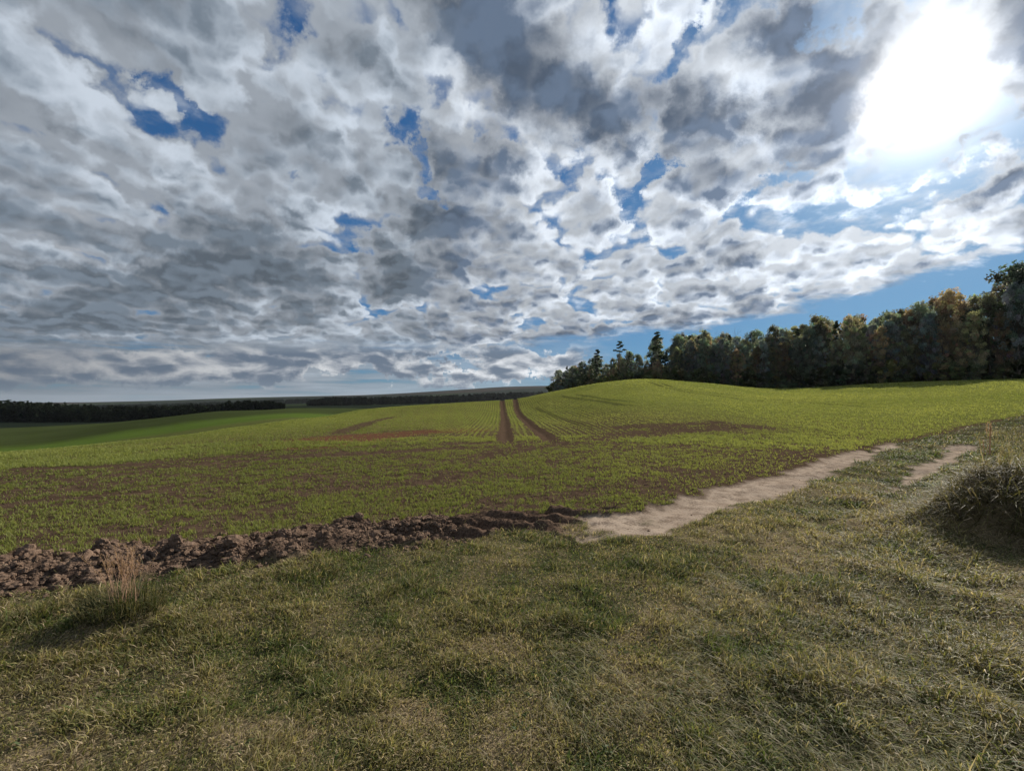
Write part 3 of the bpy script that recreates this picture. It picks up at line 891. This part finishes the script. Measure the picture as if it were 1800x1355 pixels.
# ------------------------------------------------------------------ rough long grass at the right
def build_long_grass():
    P, A, LE, LL, WW, CC = [], [], [], [], [], []
    def add(x, y, L, W, az, lean, C):
        z = ground_z(x, y)
        P.append(np.stack([x, y, z - .01], 1)); A.append(az); LE.append(lean); LL.append(L); WW.append(W); CC.append(C)
    n = 36000                                              # the bank, its grass combed down over it
    x = MOUND[0] + rng.normal(0, .85, n); y = MOUND[1] + rng.normal(0, .66, n) - .02
    k = (np.hypot((x - MOUND[0]) / 1.9, (y - MOUND[1]) / 1.5) < 1.1)
    x, y = x[k], y[k]; n = len(x)
    C = lerp((.060, .055, .030), (.25, .20, .115), np.clip(rng.normal(.35, .3, n), 0, 1))  # dead thatch browns, kept darker to carry the bank's shade
    C = np.where((rng.uniform(0, 1, n) < .20)[:, None], np.array([[.40, .32, .21]]), C) * rng.uniform(.7, 1.2, n)[:, None]
    az = np.arctan2(x - MOUND[0] - .6, y - MOUND[1] - .4) + rng.normal(0, .7, n)
    add(x, y, rng.uniform(.10, .34, n), rng.uniform(.002, .0045, n), az, np.clip(rng.normal(1.2, .3, n), .3, 1.7), C)
    n = 26000                                              # verge beyond the bank
    x, y = rng.uniform(5.2, 24, n), rng.uniform(5.2, 17, n)
    u = (x - (y - 5) * .93 - 7.0 + fbm(x, y, 1.6, 3, 88) * 1.8)
    k = (u > 0) & (rng.uniform(0, 1, n) < np.clip(.25 + u * .5, 0, 1)) & (x < y * 1.5 + 2)
    x, y, u = x[k], y[k], u[k]; n = len(x)
    C = lerp((.12, .13, .05), (.42, .33, .20), np.clip(rng.normal(.55, .3, n), 0, 1)) * rng.uniform(.7, 1.15, n)[:, None]
    az = 4.0 + rng.normal(0, .9, n)
    add(x, y, rng.uniform(.15, .42, n) * np.clip(.4 + u, .4, 1.1), rng.uniform(.005, .010, n), az, np.clip(rng.normal(.6, .35, n), .05, 1.4), C)
    n = 9000                                               # longer, lying blades and bleached straws through the lawn at the right
    x, y = scatter(n * 3, 1.7, 9, .05, .93)
    M = masks(x, y)
    k = (M['field'] < .5) & (M['sand'] < .3) & (fbm(x, y, .9, 3, 54) + .35 * sstep(x / y, .2, .9) > .12)
    x, y = x[k], y[k]; n = len(x)
    C = lerp((.13, .16, .05), (.48, .40, .27), np.clip(rng.normal(.5, .35, n), 0, 1)) * rng.uniform(.7, 1.15, n)[:, None]
    az = 1.9 + fbm(x, y, 1.1, 2, 12) * 3 + rng.normal(0, .5, n)
    add(x, y, rng.uniform(.08, .20, n), rng.uniform(.002, .0038, n) * (1 + .12 * y), az, np.clip(rng.normal(1.05, .25, n), .3, 1.5), C)
    n = 2600                                               # single longer straws everywhere
    x, y = scatter(n, 1.7, 8)
    M = masks(x, y); k = (M['field'] < .5) & (M['sand'] < .3)
    x, y = x[k], y[k]; n = len(x)
    C = lerp((.22, .20, .09), (.50, .42, .28), rng.uniform(0, 1, n))
    add(x, y, rng.uniform(.07, .19, n), rng.uniform(.0018, .003, n) * (1 + .12 * y), rng.uniform(0, 6.28, n), np.clip(rng.normal(.8, .4, n), .1, 1.4), C)
    # flat rosettes of broad leaved weeds in the turf
    x, y = scatter(330, 1.8, 8)
    M = masks(x, y); k = (M['field'] < .5) & (M['sand'] < .3) & (M['clod'] < .2)
    x, y = np.repeat(x[k], 10), np.repeat(y[k], 10); n = len(x)
    az = rng.uniform(0, 6.28, n)
    C = lerp((.050, .085, .025), (.120, .150, .055), rng.uniform(0, 1, n))
    add(x + .01 * np.sin(az), y + .01 * np.cos(az), rng.uniform(.03, .075, n), rng.uniform(.010, .020, n), az, np.clip(rng.normal(1.0, .25, n), .3, 1.4), C)
    cc = [np.concatenate(q) for q in (P, A, LE, LL, WW, CC)]
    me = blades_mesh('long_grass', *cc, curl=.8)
    tag(link('long_grass', me, M_GRASS), 'long rough grass and bleached straw lying over the bank and verge', 'long grass', kind='stuff')
build_long_grass()

def tube(pts, rads, sides=6):
    pts = np.array(pts, float); n = len(pts)
    V, Q = [], []
    for i in range(n):
        d = pts[min(i + 1, n - 1)] - pts[max(i - 1, 0)]; d /= np.linalg.norm(d) + 1e-9
        a = np.cross(d, [0.3, 1, 0.1]) if abs(d[2]) > .5 else np.cross(d, [0, 0, 1]); a /= np.linalg.norm(a) + 1e-9
        b = np.cross(d, a)
        for k in range(sides):
            t = 2 * math.pi * k / sides
            V.append(pts[i] + rads[i] * (math.cos(t) * a + math.sin(t) * b))
    for i in range(n - 1):
        for k in range(sides):
            k2 = (k + 1) % sides
            Q.append([i * sides + k, i * sides + k2, (i + 1) * sides + k2, (i + 1) * sides + k])
    return np.array(V), np.array(Q)
def tubes_mesh(name, lst, smooth=True):
    Vs, Qs, k = [], [], 0
    for V, Q in lst:
        Vs.append(V); Qs.append(Q + k); k += len(V)
    return mesh_np(name, np.concatenate(Vs), None, np.concatenate(Qs), smooth)
def empty(name, loc, rz=0):
    o = bpy.data.objects.new(name, None); COL.objects.link(o)
    o.location = loc; o.rotation_euler = (0, 0, rz); o.empty_display_size = .3
    return o

def seed_stalks(n, rad, h0, h1, lean, plume, wd):
    """dry stems with feathery seed heads, as blades"""
    P, A, LE, LL, WW, CC = [], [], [], [], [], []
    tb = []
    for i in range(n):
        a, rr = rng.uniform(0, 6.28), rad * rng.uniform(0, 1) ** .6
        x, y = rr * math.cos(a), rr * math.sin(a)
        h = rng.uniform(h0, h1); dx, dy = rng.normal(0, lean) * h + x * .5, rng.normal(0, lean) * h + y * .4
        pts = [(x + dx * t ** 1.6, y + dy * t ** 1.6, h * t) for t in np.linspace(0, 1, 5)]
        tb.append(tube(pts, [wd, wd * .9, wd * .8, wd * .6, wd * .4], 4))
        for j in range(plume):
            t = rng.uniform(.62, 1.0)
            P.append((x + dx * t ** 1.6, y + dy * t ** 1.6, h * t)); A.append(rng.uniform(0, 6.28)); LE.append(rng.uniform(.25, .9))
            LL.append(h * .10 * rng.uniform(.5, 1.3)); WW.append(wd * 1.5)
            CC.append(np.array([.56, .37, .26]) * rng.uniform(.7, 1.25))
    return tb, [np.array(q) for q in (P, A, LE, LL, WW, CC)]
def plain_mat(name, c0, c1):
    m, T = new_mat(name)
    n = T.noise(T.n('ShaderNodeTexCoord').outputs['Object'], 25, 3, .6)
    finish(T, principled(T, T.mix(n, c0, c1), .8))
    return m
M_STEM = plain_mat('dry_stem_material', (.40, .23, .15), (.60, .40, .26))

def stalk_plant(name, label, cat, loc, n, rad, h0, h1, lean, plume, wd, leaves=0, leafL=.3):
    root = empty(name, loc)
    tag(root, label, cat)
    tb, fl = seed_stalks(n, rad, h0, h1, lean, plume, wd)
    st = link('stalk', tubes_mesh('stalk', tb), M_STEM, root)
    if n > 1: st['kind'] = 'stuff'
    sh = link('seed_head', blades_mesh('seed_head', *fl), M_GRASS, root)
    sh['kind'] = 'stuff'
    if leaves:
        a = rng.uniform(0, 6.28, leaves); rr = rad * 2.3 * rng.uniform(0, 1, leaves) ** .7
        P = np.stack([rr * np.cos(a) * 1.35, rr * np.sin(a), np.full(leaves, -.05)], 1)
        az = np.arctan2(P[:, 0] - .10, P[:, 1] - .05) + rng.normal(0, .6, leaves)
        C = lerp((.045, .060, .020), (.22, .18, .09), np.clip(rng.normal(.35, .33, leaves), 0, 1)) * rng.uniform(.7, 1.2, leaves)[:, None]
        link('leaves', blades_mesh('leaves', P, az, np.clip(rng.normal(.35, .3, leaves), 0, 1.3), leafL * rng.uniform(.5, 1.2, leaves),
                                   rng.uniform(.003, .006, leaves), C, curl=.9), M_GRASS, root)
    return root
stalk_plant('grass_tussock', 'dark tussock topped with reddish dry stalks at the left below the clods', 'tussock',
            (-2.80, 3.13, float(ground_z(-2.80, 3.13))), 38, .09, .24, .41, .16, 30, .0016, 1000, .22)
x0, y0 = 13.6, 12.3
stalk_plant('seed_stalk', 'tall reddish dry seed stalk standing above the rough grass at the right', 'dry stalk',
            (x0, y0, float(ground_z(x0, y0))), 5, .04, .75, 1.0, .03, 40, .006)
x0, y0 = 12.2, 11.2
stalk_plant('seed_stalk', 'short pale dry seed stalk left of the tall reddish one', 'dry stalk',
            (x0, y0, float(ground_z(x0, y0))), 3, .04, .4, .55, .05, 26, .005)

# ------------------------------------------------------------------ trees
def leaf_mesh(name, C, Rr, n, size, cols, jit=.25, squash=.8, out=0.0, centre=(0, 0, 0)):
    """n leaf sprays in each cluster C (centres) of radius Rr; cols one colour per cluster"""
    K = len(C)
    idx = np.repeat(np.arange(K), n)
    N_ = len(idx)
    d = rng.normal(0, 1, (N_, 3)); d /= np.linalg.norm(d, axis=1)[:, None]
    rr = rng.uniform(0, 1, N_) ** .45
    P = C[idx] + d * (rr * Rr[idx])[:, None] * np.array([1, 1, squash])
    u = rng.normal(0, 1, (N_, 3)); u /= np.linalg.norm(u, axis=1)[:, None]
    w = np.cross(u, rng.normal(0, 1, (N_, 3))); w /= np.linalg.norm(w, axis=1)[:, None]
    s = size * rng.uniform(.55, 1.4, N_)[:, None]
    V = np.stack([P - u * s, P + w * s * .55, P + u * s, P - w * s * .45 + u * s * .2], 1).reshape(-1, 3)
    b = np.arange(N_) * 4
    me = mesh_np(name, V, None, np.stack([b, b + 1, b + 2, b + 3], 1), smooth=False)
    cc = cols[idx] * rng.uniform(1 - jit, 1 + jit, N_)[:, None]
    set_col(me, 'col', np.repeat(cc, 4, axis=0))
    me.materials.append(M_LEAF)
    return me
def limb_pts(a, b, sag=.1, n=5):
    a, b = np.array(a, float), np.array(b, float)
    o = rng.normal(0, .06, 3) * np.linalg.norm(b - a)
    return [a + (b - a) * t + o * math.sin(math.pi * t) + np.array([0, 0, sag * math.sin(math.pi * t) * np.linalg.norm(b - a)]) for t in np.linspace(0, 1, n)]
def make_broadleaf(H, Rc, base, K, nl, size, col, top=.0, density_top=1.0):
    C, RR = [], []
    while len(C) < K:
        t = rng.uniform(0, 1)
        prof = (math.sin(math.pi * min(1, (t * .82 + .14))) ** .6)
        a, q = rng.uniform(0, 6.28), rng.uniform(0, 1) ** .45
        lob = 1 + .28 * math.sin(3 * a + t * 5) + .15 * math.sin(5 * a - t * 9)
        r_ = Rc * prof * q * lob
        C.append((r_ * math.cos(a), r_ * math.sin(a), base + (H - base) * t ** .9 * (.97 if q < .5 else .94)))
        RR.append(rng.uniform(.28, .85) * Rc / 2.6)
    C, RR = np.array(C), np.array(RR)
    cl = np.array(col)[None] * rng.uniform(.45, 1.7, K)[:, None] * (1 + rng.normal(0, .10, (K, 3)))
    crown = leaf_mesh('crown', C, RR, nl, size, np.clip(cl, .005, 1))
    tl = []
    r0 = .016 * H
    tp = [(rng.normal(0, .02) * H * t, rng.normal(0, .02) * H * t, H * .86 * t - .4 * (t == 0)) for t in np.linspace(0, 1, 8)]
    tl.append(tube(tp, [r0 * (1.35 if i == 0 else 1 - .85 * i / 7) for i in range(8)], 8))
    for i in rng.choice(K, min(K, 26), replace=False):
        zt = max(base * .8, C[i][2] - abs(np.hypot(C[i][0], C[i][1])) * .9 - .5)
        f = min(.98, zt / (H * .86)); j = f * 7; j0 = int(j); a = np.array(tp[j0]) + (np.array(tp[min(7, j0 + 1)]) - np.array(tp[j0])) * (j - j0)
        lp = limb_pts(a, C[i])
        rb = r0 * (1 - .85 * f) * .5
        tl.append(tube(lp, [rb, rb * .8, rb * .6, rb * .4, rb * .2], 5))
    return crown, tubes_mesh('trunk', tl)
def make_pine(H, Rc, base, K, nl, size, col):
    C, RR = [], []
    for k in range(K):
        t = (k + .5) / K
        a = k * 2.4 + rng.normal(0, .4)
        prof = (1 - t) ** .55 * (.55 + .45 * min(1, t * 4))
        r_ = Rc * prof * rng.uniform(.35, 1.0)
        C.append((r_ * math.cos(a), r_ * math.sin(a), base + (H - base) * t + rng.normal(0, .15)))
        RR.append(rng.uniform(.5, .8) * (.5 + .5 * prof) * Rc / 2.0)
    C, RR = np.array(C), np.array(RR)
    cl = np.array(col)[None] * rng.uniform(.65, 1.3, K)[:, None] * np.ones((K, 3))
    crown = leaf_mesh('crown', C, RR, nl, size, cl, squash=.45)
    r0 = .013 * H
    tp = [(rng.normal(0, .012) * H * t, rng.normal(0, .012) * H * t, H * .98 * t - .4 * (t == 0)) for t in np.linspace(0, 1, 9)]
    tl = [tube(tp, [r0 * (1.25 if i == 0 else 1 - .88 * i / 8) for i in range(9)], 8)]
    for i in range(K):
        zt = min(H * .96, max(base * .85, C[i][2] - .2)); j = zt / (H * .98) * 8; j0 = int(j)
        a = np.array(tp[j0]) + (np.array(tp[min(8, j0 + 1)]) - np.array(tp[j0])) * (j - j0)
        rb = r0 * (1 - .85 * zt / H) * .45
        tl.append(tube(limb_pts(a, C[i], -.03, 4), [rb, rb * .7, rb * .5, rb * .2], 4))
    for i in range(5):      # dead snags under the crown
        z = base * rng.uniform(.45, .95); a = rng.uniform(0, 6.28); L = rng.uniform(.4, 1.0)
        tl.append(tube(limb_pts((0, 0, z), (L * math.cos(a), L * math.sin(a), z + .1), 0, 3), [.03, .02, .008], 4))
    return crown, tubes_mesh('trunk', tl)
def make_bare(H, Rc):
    tl = []
    def grow(p, d, L, r, lev):
        p = np.array(p); d = np.array(d) / np.linalg.norm(d)
        e = p + d * L + rng.normal(0, .06, 3) * L
        tl.append(tube([p, (p + e) / 2 + rng.normal(0, .03, 3) * L, e], [r, r * .8, r * .6], 5 if lev < 2 else 3))
        if lev < 5:
            for _ in range(3 if lev else 5):
                nd = d + rng.normal(0, .42, 3); nd[2] = abs(nd[2]) * .8 + .25
                grow(e if rng.uniform() < .7 else (p + e) / 2, nd, L * rng.uniform(.55, .8), r * .55, lev + 1)
    grow((0, 0, -.4), (0, 0, 1), H * .36, .012 * H, 0)
    return tubes_mesh('trunk', tl)
GREEN = (.190, .196, .160)  # leaf green, lightened and blued to carry a hazy veil in the colour
BROAD = [make_broadleaf(12, rc, bs, 110, 74, sz * .8, GREEN) for rc, bs, sz in ((2.9, 1.6, .20), (3.3, 1.0, .21), (2.5, 2.6, .19), (3.6, 1.3, .21), (2.7, .7, .19), (3.0, 2.2, .20), (2.4, 1.0, .18), (3.2, 1.7, .2))]
PINE = [make_pine(12, rc, bs, 34, 90, .17, (.055, .072, .044)) for rc, bs in ((2.0, 4.5), (1.7, 6.0), (2.3, 3.4))]
TOPPINE = make_pine(12, 1.25, 9.3, 12, 110, .15, (.055, .070, .044))
SHRUB = [make_broadleaf(3, 1.9, -.1, 40, 60, .17, (.105, .115, .06)) for _ in range(3)]
BARE = make_bare(12, 2)

TOPS = [(960, 668), (975, 652), (990, 646), (1010, 636), (1030, 628), (1050, 617), (1062, 634), (1075, 628), (1090, 620), (1110, 612), (1130, 612), (1155, 590), (1175, 602), (1195, 586), (1220, 580), (1250, 583), (1280, 582),
        (1330, 582), (1365, 572), (1390, 574), (1410, 562), (1450, 552), (1480, 550), (1520, 545), (1560, 545), (1600, 537), (1640, 528), (1665, 512), (1690, 507), (1720, 512), (1755, 510), (1775, 490), (1790, 468), (1850, 455), (2100, 430)]
def top_at(px): return float(np.interp(px, [t[0] for t in TOPS], [t[1] for t in TOPS]))
def px_of(x, y): return 900 + F * x / y
def edge_pt(t):
    """front edge of the wood, from its left end (t=0) to beyond the right of the view (t=1)"""
    pts = [(11.5, 128), (22, 114), (36, 104), (48, 96), (62, 87), (76, 76), (92, 66), (108, 58)]
    f = t * (len(pts) - 1); i = min(int(f), len(pts) - 2); f -= i
    return pts[i][0] * (1 - f) + pts[i + 1][0] * f, pts[i][1] * (1 - f) + pts[i + 1][1] * f
TINT = {'dark green': (.8, .9, .95), 'green': (1.05, 1.05, .95), 'yellowing': (1.28, 1.22, .95), 'rust brown': (1.40, 1.06, .90), 'grey green': (1.05, 1.18, 1.5)}
def plant_tree(kind, proto, x, y, H, Hp, tint, wscale=1.0, rz=None):
    root = empty(kind, (x, y, float(ground_z(x, y))), rng.uniform(0, 6.28) if rz is None else rz)
    s = H / Hp
    root.scale = (s * wscale, s * wscale, s)
    cm, tm = proto
    if cm is not None:
        c = link('crown', cm, None, root); k = rng.uniform(.6, 1.5)
        c.color = tuple(v * k for v in TINT[tint]) + (1,)
    link('trunk', tm, M_BARK, root)
    return root
ORD = ('first second third fourth fifth sixth seventh eighth ninth tenth eleventh twelfth thirteenth fourteenth fifteenth sixteenth seventeenth eighteenth nineteenth twentieth '
       'twenty-first twenty-second twenty-third twenty-fourth twenty-fifth twenty-sixth twenty-seventh twenty-eighth twenty-ninth thirtieth thirty-first thirty-second thirty-third '
       'thirty-fourth thirty-fifth thirty-sixth thirty-seventh thirty-eighth thirty-ninth fortieth forty-first forty-second forty-third forty-fourth forty-fifth forty-sixth '
       'forty-seventh forty-eighth forty-ninth fiftieth fifty-first fifty-second fifty-third fifty-fourth fifty-fifth fifty-sixth fifty-seventh fifty-eighth fifty-ninth sixtieth').split()
ROWNAME = ['front', 'second', 'third', 'fourth']
def tree_height(x, y, f):
    px = px_of(x, y)
    dd = pdir(px, top_at(px)); top = EYE + dd.z / dd.y * y
    return max(3.0, (top - float(h_big(np.array([x]), np.array([y]))[0])) * f)
def build_wood():
    spec = [(0, 0.0, 58, (.62, .95), .70), (1, 4.2, 58, (.80, 1.05), .70), (2, 9.0, 50, (.86, 1.02), .75), (3, 15.0, 30, (.88, .95), 1.15)]
    for row, back, n, (f0, f1), ws in spec:
        items = []
        for i in range(n):
            t = (i + .5 + rng.uniform(-.32, .32)) / n
            x, y = edge_pt(t)
            x += .60 * back + rng.uniform(-.8, .8); y += .80 * back + rng.uniform(-1.0, 1.0)
            px = px_of(x, y)
            if px < 978 or px > 1990: continue
            if px < 1190 and row > 0 and rng.uniform() < .30: continue
            H = tree_height(x, y, rng.uniform(f0 - (.16 if px < 1190 else 0), f1))
            u = rng.uniform()
            left = px < 1180
            if left and u < .22: kind, proto, tint = 'pine_tree', PINE[rng.integers(3)], 'dark green'
            elif (not left) and u < .06: kind, proto, tint = 'pine_tree', PINE[rng.integers(3)], 'dark green'
            else:
                kind, proto = 'broadleaf_tree', BROAD[rng.integers(len(BROAD))]
                v = rng.uniform()
                tint = 'rust brown' if v < .13 else 'yellowing' if v < .27 else 'grey green' if v < .50 else 'green' if v < .72 else 'dark green'
            items.append((px, kind, proto, x, y, H, tint, ws * rng.uniform(.8, 1.15)))
        items.sort(key=lambda q: q[0])
        for k, (px, kind, proto, x, y, H, tint, w) in enumerate(items):
            o = plant_tree(kind, proto, x, y, H, 12, tint, min(w, w * 9.5 / H + .25))
            nm = 'pine' if kind == 'pine_tree' else 'broadleaf tree'
            tag(o, f"{tint} {nm}, {ORD[k]} from the left in the {ROWNAME[row]} row of the wood", 'tree', 'trees of the wood beyond the field')
    # the ones that stand out of the skyline
    for px, top, Y, proto, kind, tint, w, lab in (
            (1090, 600, 112, TOPPINE, 'pine_tree', 'dark green', 1.3, 'tall pine with a bare stem and small tufted top poking above the wood'),
            (1051, 615, 119, PINE[0], 'pine_tree', 'dark green', 1.0, 'pointed dark pine near the left end of the wood'),
            (1156, 585, 108, PINE[2], 'pine_tree', 'dark green', 1.1, 'broad dark pine rising above its neighbours, left of the rust brown crowns'),
            (1796, 462, 74, BROAD[3], 'broadleaf_tree', 'dark green', 1.1, 'tallest broadleaf tree of the wood, cut by the right edge of the photo'),
            (1832, 452, 72, BROAD[1], 'broadleaf_tree', 'dark green', 1.1, 'big dark tree just beyond the tallest one at the right edge')):
        x = (px - 900) / F * Y
        dd = pdir(px, top); H = EYE + dd.z / dd.y * Y - float(h_big(np.array([x]), np.array([Y]))[0])
        o = plant_tree(kind, proto, x, Y, H, 12, tint, w)
        tag(o, lab, 'tree', 'trees of the wood beyond the field')
    px, Y = 1272, 100
    x = (px - 900) / F * Y
    dd = pdir(px, 573); H = EYE + dd.z / dd.y * Y - float(h_big(np.array([x]), np.array([float(Y)]))[0])
    o = plant_tree('bare_tree', (None, BARE), x, Y, H, 12, 'green', .8)
    tag(o, 'leafless tree whose fine pale twigs show above the rust brown crowns', 'tree', 'trees of the wood beyond the field')
    # low bushes at the foot of the wood and its thin left end
    for off, where, n, h0, h1 in ((1.4, 'along the front foot of the wood', 54, 1.6, 4.4), (-2.6, 'between the front and second row of trunks', 50, 3.2, 5.5), (-11, 'deep between the trunks of the third row', 46, 4.0, 6.0), (-17, 'behind the trunks of the fourth row', 50, 4.5, 7.0)):
        items = []
        for i in range(n):
            t = (i + .5 + rng.uniform(-.4, .4)) / n
            x, y = edge_pt(t); x -= .6 * off + rng.uniform(-.6, .6); y -= .8 * off + rng.uniform(-.6, .6)
            px = px_of(x, y)
            if 975 < px < 1990: items.append((px, x, y, rng.uniform(h0, h1)))
        items.sort()
        for k, (px, x, y, H) in enumerate(items):
            tint = ('green', 'yellowing', 'grey green', 'dark green')[rng.integers(4)]
            o = plant_tree('shrub', SHRUB[rng.integers(3)], x, y, H, 3, tint, rng.uniform(.75, 1.15))
            tag(o, f"{tint} bush, {ORD[k]} from left {where}", 'bush', 'bushes in the wood')
    for px, Y, H, tint, lab in ((980, 118, 7.4, 'grey green', 'pale loose small tree at the very left end of the wood'),
                                (993, 120, 7.0, 'grey green', 'small grey green tree second from the left end of the wood'),
                                (1008, 119, 8.2, 'dark green', 'small dark rounded tree behind the pale one at the wood end'),
                                (1026, 121, 9.6, 'dark green', 'dark rounded tree left of the pointed pine')):
        x = (px - 900) / F * Y
        o = plant_tree('broadleaf_tree', BROAD[6 if px < 1000 else 0], x, Y, H, 12, tint, 1.0)
        tag(o, lab, 'tree', 'trees of the wood beyond the field')
build_wood()

# twiggy shrub whose branch ends reach into the picture at the right
def build_twigs():
    x, y = 15.0, 11.9
    root = empty('twiggy_shrub', (x, y, float(ground_z(x, y))))
    tag(root, 'thin twiggy shrub at the right edge, above the rough grass', 'shrub')
    tl, tips = [], []
    def grow(p, d, L, r, lev):
        p = np.array(p, float); d = np.array(d, float); d /= np.linalg.norm(d)
        e = p + d * L
        tl.append(tube([p, (p + e) / 2 + rng.normal(0, .03, 3) * L, e], [r, r * .8, r * .6], 4))
        tips.append(e)
        if lev < 3:
            for _ in range(3): grow(e, d + rng.normal(0, .5, 3), L * .62, r * .6, lev + 1)
    for a in range(7):
        grow((0, 0, -.05), (-.5 + .5 * math.cos(a * 1.3), .5 * math.sin(a * 1.3), 1.3), .62, .012, 0)
    link('branches', tubes_mesh('branches', tl), M_BARK, root)
    C = np.array(tips[::3])
    link('leaves', leaf_mesh('leaves', C, np.full(len(C), .10), 10, .018, np.tile([[.12, .11, .05]], (len(C), 1))), None, root).color = (1, 1, 1, 1)
build_twigs()

# ------------------------------------------------------------------ far-off woods, each read as one dark mass
def far_wood(label, spots, size, col, cone=.5):
    C, RR, cols = [], [], []
    for x, y, H in spots:
        z = float(h_big(np.array([x]), np.array([y]))[0])
        con = rng.uniform() < cone
        W = H * (.22 if con else .34)
        cc = np.array(col) * rng.uniform(.6, 1.4)
        nk = 7
        for k in range(nk):
            t = (k + .5) / nk
            w = W * ((1.05 - t) if con else math.sin(math.pi * (t * .8 + .15)))
            C.append((x + rng.normal(0, W * .15), y + rng.normal(0, W * .15), z + H * (.05 + t * .93))); RR.append(max(.5, w) * (1 if con else 1.1))
            cols.append(cc * rng.uniform(.8, 1.2))
    me = leaf_mesh('distant_wood', np.array(C), np.array(RR), 16, size, np.array(cols), squash=.9)
    me.materials.clear(); me.materials.append(M_FARLEAF)
    o = link('distant_wood', me)
    o.color = (1, 1, 1, 1)
    tag(o, label, 'woodland', kind='stuff')
def band(x0, Y0, x1, Y1, h0, h1, depth, n, var=.38):
    out = []
    for i in range(n):
        t = rng.uniform(0, 1); d = rng.uniform(0, 1) ** 1.4 * depth
        px = x0 + (x1 - x0) * t; Y = (Y0 + (Y1 - Y0) * t) + d
        H = (h0 + (h1 - h0) * t) * rng.uniform(1 - var, 1 + var * .5) * (.55 + .45 * min(1, t * 14, (1 - t) * 14))
        out.append(((px - 900) / F * Y, Y, H))
    return out
far_wood('dark spruce wood stretching along the left horizon beyond the green field',
         band(-160, 318, 500, 345, 15.5, 7.5, 60, 900) + band(380, 350, 482, 345, 8, 5, 20, 60), 1.0, (.016, .022, .013), .6)
far_wood('low dark wood beyond the crest in the middle of the horizon',
         band(542, 620, 985, 900, 11, 13, 120, 700), 1.9, (.017, .023, .014), .15)
far_wood('second low belt of dark wood behind the spruce wood at left',
         band(-100, 1100, 640, 1300, 11, 12, 250, 500, .15), 3.2, (.022, .030, .020), .2)

# ------------------------------------------------------------------ air between here and the horizon
def build_haze():
    me = bpy.data.meshes.new('haze')
    x, y0, y1, z0, z1 = 14500, -14500, 14500, -125, 95
    v = [(sx * x, y, z) for z in (z0, z1) for y in (y0, y1) for sx in (-1, 1)]
    me.from_pydata(v, [], [(0, 2, 3, 1), (4, 5, 7, 6), (0, 1, 5, 4), (2, 6, 7, 3), (0, 4, 6, 2), (1, 3, 7, 5)])
    m, T = new_mat('haze_material')
    p = T.n('ShaderNodeVolumePrincipled')
    p.inputs['Color'].default_value = (.86, .92, 1.0, 1)
    p.inputs['Density'].default_value = HAZE
    p.inputs['Anisotropy'].default_value = .4
    o = T.n('ShaderNodeOutputMaterial'); T.link(p.outputs[0], o.inputs['Volume'])
    tag(link('haze', me, m), 'thin bluish air fading the far land', 'haze', kind='stuff')
HAZE = .00003
build_haze()
